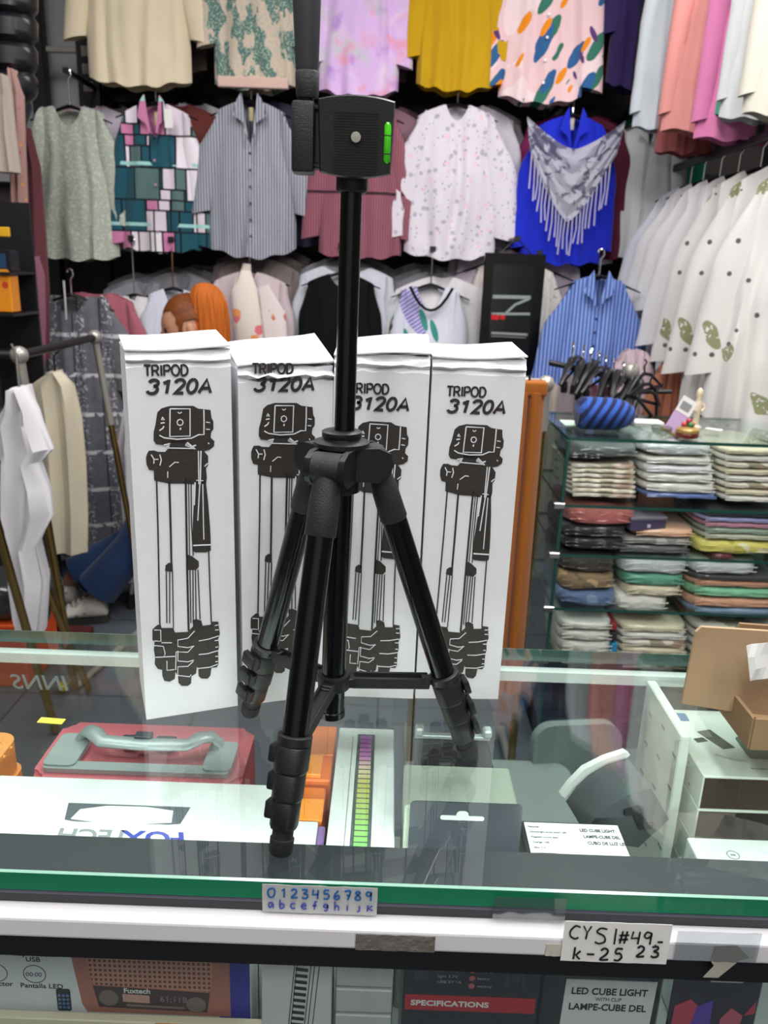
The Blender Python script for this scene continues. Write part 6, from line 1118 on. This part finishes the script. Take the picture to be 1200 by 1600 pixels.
for v in bm.verts:
    c = v.co.copy(); v.co = Vector((.010 + c.x * .100, c.y * .084, .012 + c.z * .118))
    if (c.x < -.55 and c.z < .50) or (c.z < -.35 and c.x < .15) or c.z < -.62 or (abs(c.y) > .7 and abs(c.x) < .28 and c.z < .05): dl.append(v)
bmesh.ops.delete(bm, geom=dl, context='VERTS'); bmesh.ops.solidify(bm, geom=bm.faces[:], thickness=.006); bmesh.ops.transform(bm, matrix=HM, verts=bm.verts); mkobj('scalp_hair', bm, aub, per, True)
pt = hdv + Vector((.045, -.012, .100)); bm = B_(); rings = []
for z, x, r in ((.072, .030, .004), (.068, .030, .026), (.056, .032, .046), (.030, .036, .062), (-.01, .042, .070), (-.06, .046, .073), (-.13, .050, .072), (-.20, .048, .062), (-.27, .044, .044), (-.33, .040, .014)):
    rings.append([pt + Vector((x + cos(2 * pi * k / 48) * r * (1 + .05 * sin(k * 3.9) * (r > .03)), sin(2 * pi * k / 48) * r * .8 * (1 + .05 * sin(k * 2.7)), z)) for k in range(48)])
loft(bm, rings)
mkobj('ponytail', bm, hairm, per, True)['label'] = 'bright orange ponytail'
JE = cloth('denim_blue', '#1E3358', bump=.4)
def leg(h_, k_, a_, s_): d = (a_ - k_); e = k_ + d * .86; return tube(B_(), [h_ + Vector((.03, 0, .03)), h_, (h_ + k_) / 2, k_ + (h_ - k_) * .12, k_ + Vector((-.012, 0, .012)), k_ + d * .15, k_ + d * .5, e], [.06, .108, .096, .084, .080, .074, .078, .086], 20)
mkobj('jeans_leg', leg(hipR, kR, aR, 0), JE, per, True); mkobj('jeans_leg', leg(hipL, kL, aL, 0), JE, per, True); bm = B_(); tube(bm, [hip + Vector((0, -.13, -.02)), hip + Vector((0, -.07, 0)), hip + Vector((0, .07, 0)), hip + Vector((0, .13, -.02))], [.10, .142, .142, .10], 18); mkobj('jeans_seat', bm, JE, per, True)
TOPM = cloth('grey_top', '#5C5E66'); bm = B_(); tube(bm, [hip + Vector((.01, 0, -.05)), hip + Vector((0, 0, .03)), sp1, ch, ch + (nk - ch) * .55, ch + (nk - ch) * .8], [.165, .165, .148, .150, .105, .058], 22); mkobj('shirt', bm, TOPM, per, True)
for s0, e0, w0 in ((shR, eR, wR), (shL, eL, wL)): mkobj('sleeve', tube(B_(), [ch + (s0 - ch) * .4, s0, (s0 + e0) / 2, e0, (e0 + w0) / 2, w0 + (e0 - w0) * .12], [.07, .075, .062, .055, .044, .036], 16), TOPM, per, True)
SNK = m_spots('worn_sneaker_white', '#D9D4CC', [('#A59A88', 30, .22)]); SOLE = plain('sole_dark', '#2A2826', .7)
for a_, yaw in ((aR, 12), (aL, -6)):
    base = Vector((a_.x, a_.y, 0)); Mx = Matrix.Translation(base) @ Matrix.Rotation(rad(180 + yaw), 4, 'Z') @ Matrix.Rotation(rad(0), 4, 'Y')
    bm = B_(); rings = []
    for x, w, z0, z1 in ((-.062, .022, .028, .075), (-.055, .034, .020, .105), (-.020, .040, .018, .118), (.015, .040, .018, .105), (.06, .042, .018, .078), (.11, .047, .018, .060), (.155, .042, .018, .048), (.178, .020, .022, .036)):
        rings.append([Vector((x, cos(2 * pi * k / 18) * w, (z0 + z1) / 2 + sin(2 * pi * k / 18) * (z1 - z0) / 2)) for k in range(18)])
    loft(bm, rings); bmesh.ops.transform(bm, matrix=Mx, verts=bm.verts); sn = mkobj('sneaker', bm, SNK, per, True)
    bm = B_(); prism(bm, [(-.066, -.030), (-.04, -.040), (.06, -.044), (.12, -.049), (.165, -.040), (.185, -.01), (.185, .01), (.165, .040), (.12, .049), (.06, .044), (-.04, .040), (-.066, .030)], .001, .024, 'xy'); bmesh.ops.transform(bm, matrix=Mx, verts=bm.verts); mkobj('sole', bm, SOLE, sn)
    bm = B_()
    for k in range(4): tube(bm, [Mx @ Vector((.025 + .020 * k, -.022, .100 - .011 * k)), Mx @ Vector((.030 + .020 * k, 0, .108 - .011 * k)), Mx @ Vector((.025 + .020 * k, .022, .100 - .011 * k))], .003, 6)
    mkobj('laces', bm, PAPER, sn, True)
t = thing('stool', 'low stool with chrome legs under the seated person', 'stool', (-.49, PY, 0)); mkobj('seat', lathe(B_(), [(.0, .40), (.17, .40), (.185, .415), (.185, .435), (.16, .450), (.0, .452)]), plain('seat_black', '#1C1C1F', .5), t, True)
for sx, sy in ((-1, -1), (1, -1), (-1, 1), (1, 1)):
    mkobj('leg', tube(B_(), [(sx * .12, sy * .12, .40), (sx * .20, sy * .18, .05)], .012, 12), CHROME, t, True); mkobj('foot_cap', tube(B_(), [(sx * .20, sy * .18, .055), (sx * .205, sy * .183, .0)], .016, 12), RUB, t, True)
p = at(196, 935, 3.05); t = thing('chair_leg_stand', 'chrome chair leg with a black foot right of the sneakers', 'stand', (p.x, 3.12, 0)); t.name = 'chair_legs'; t['category'] = 'chair_legs'; t['label'] = 'pair of chrome chair legs with black rubber feet beside the sneakers'  # legs of the person's chair, built apart as a stand with a cross bar
for x in (0, .26): mkobj('leg', tube(B_(), [(x, 0, .06), (x + .02, 0, .19)], .014, 12), CHROME, t, True); mkobj('foot_cap', tube(B_(), [(x, 0, .065), (x - .002, 0, 0)], .019, 12), RUB, t, True)
mkobj('cross_bar', tube(B_(), [(.01, 0, .185), (.29, 0, .185)], .012, 12), CHROME, t, True)

# grey padded folding chair behind the counter, seen through the case
CG = plain('chair_grey', '#7E8886', .6); t = thing('padded_chair', 'low grey padded chair seen through the counter glass', 'chair', (.45, 1.72, 0))
mkobj('backrest', prism(B_(), rrect(-.055, .175, .175, .350, .05), -.012, .018), CG, t, True, rot=(rad(-6), 0, rad(8))); bm = B_(); prism(bm, rrect(-.20, .03, -.22, .02, .045), .215, .250, 'xy'); mkobj('seat', bm, CG, t, True)
for x, y in ((-.18, -.18), (.0, -.19), (-.17, .0), (.02, .0)): mkobj('leg', tube(B_(), [(x, y, .216), (x + .01, y, .0)], .010, 10), IRON, t, True)
o = mkobj('yellow_sticker', bx(-.0135, .0135, -.005, .005, 0, .0004), plain('sticker_yellow', '#D9D44A', .5), None, loc=(at(85, 1125, .746).x, .739, .9503), rot=(0, 0, rad(-4))); tag(o, 'small yellow sticker flat on the counter glass at the left', 'sticker')
o = mkobj('teal_tape_bit', bx(-.006, .006, -.004, .004, 0, .004, .001, 1), plain('teal_plastic', '#3FA894', .3), None, loc=(.0, .905, FZ)); tag(o, 'small teal plastic piece lying at the back of the case', 'plastic piece')
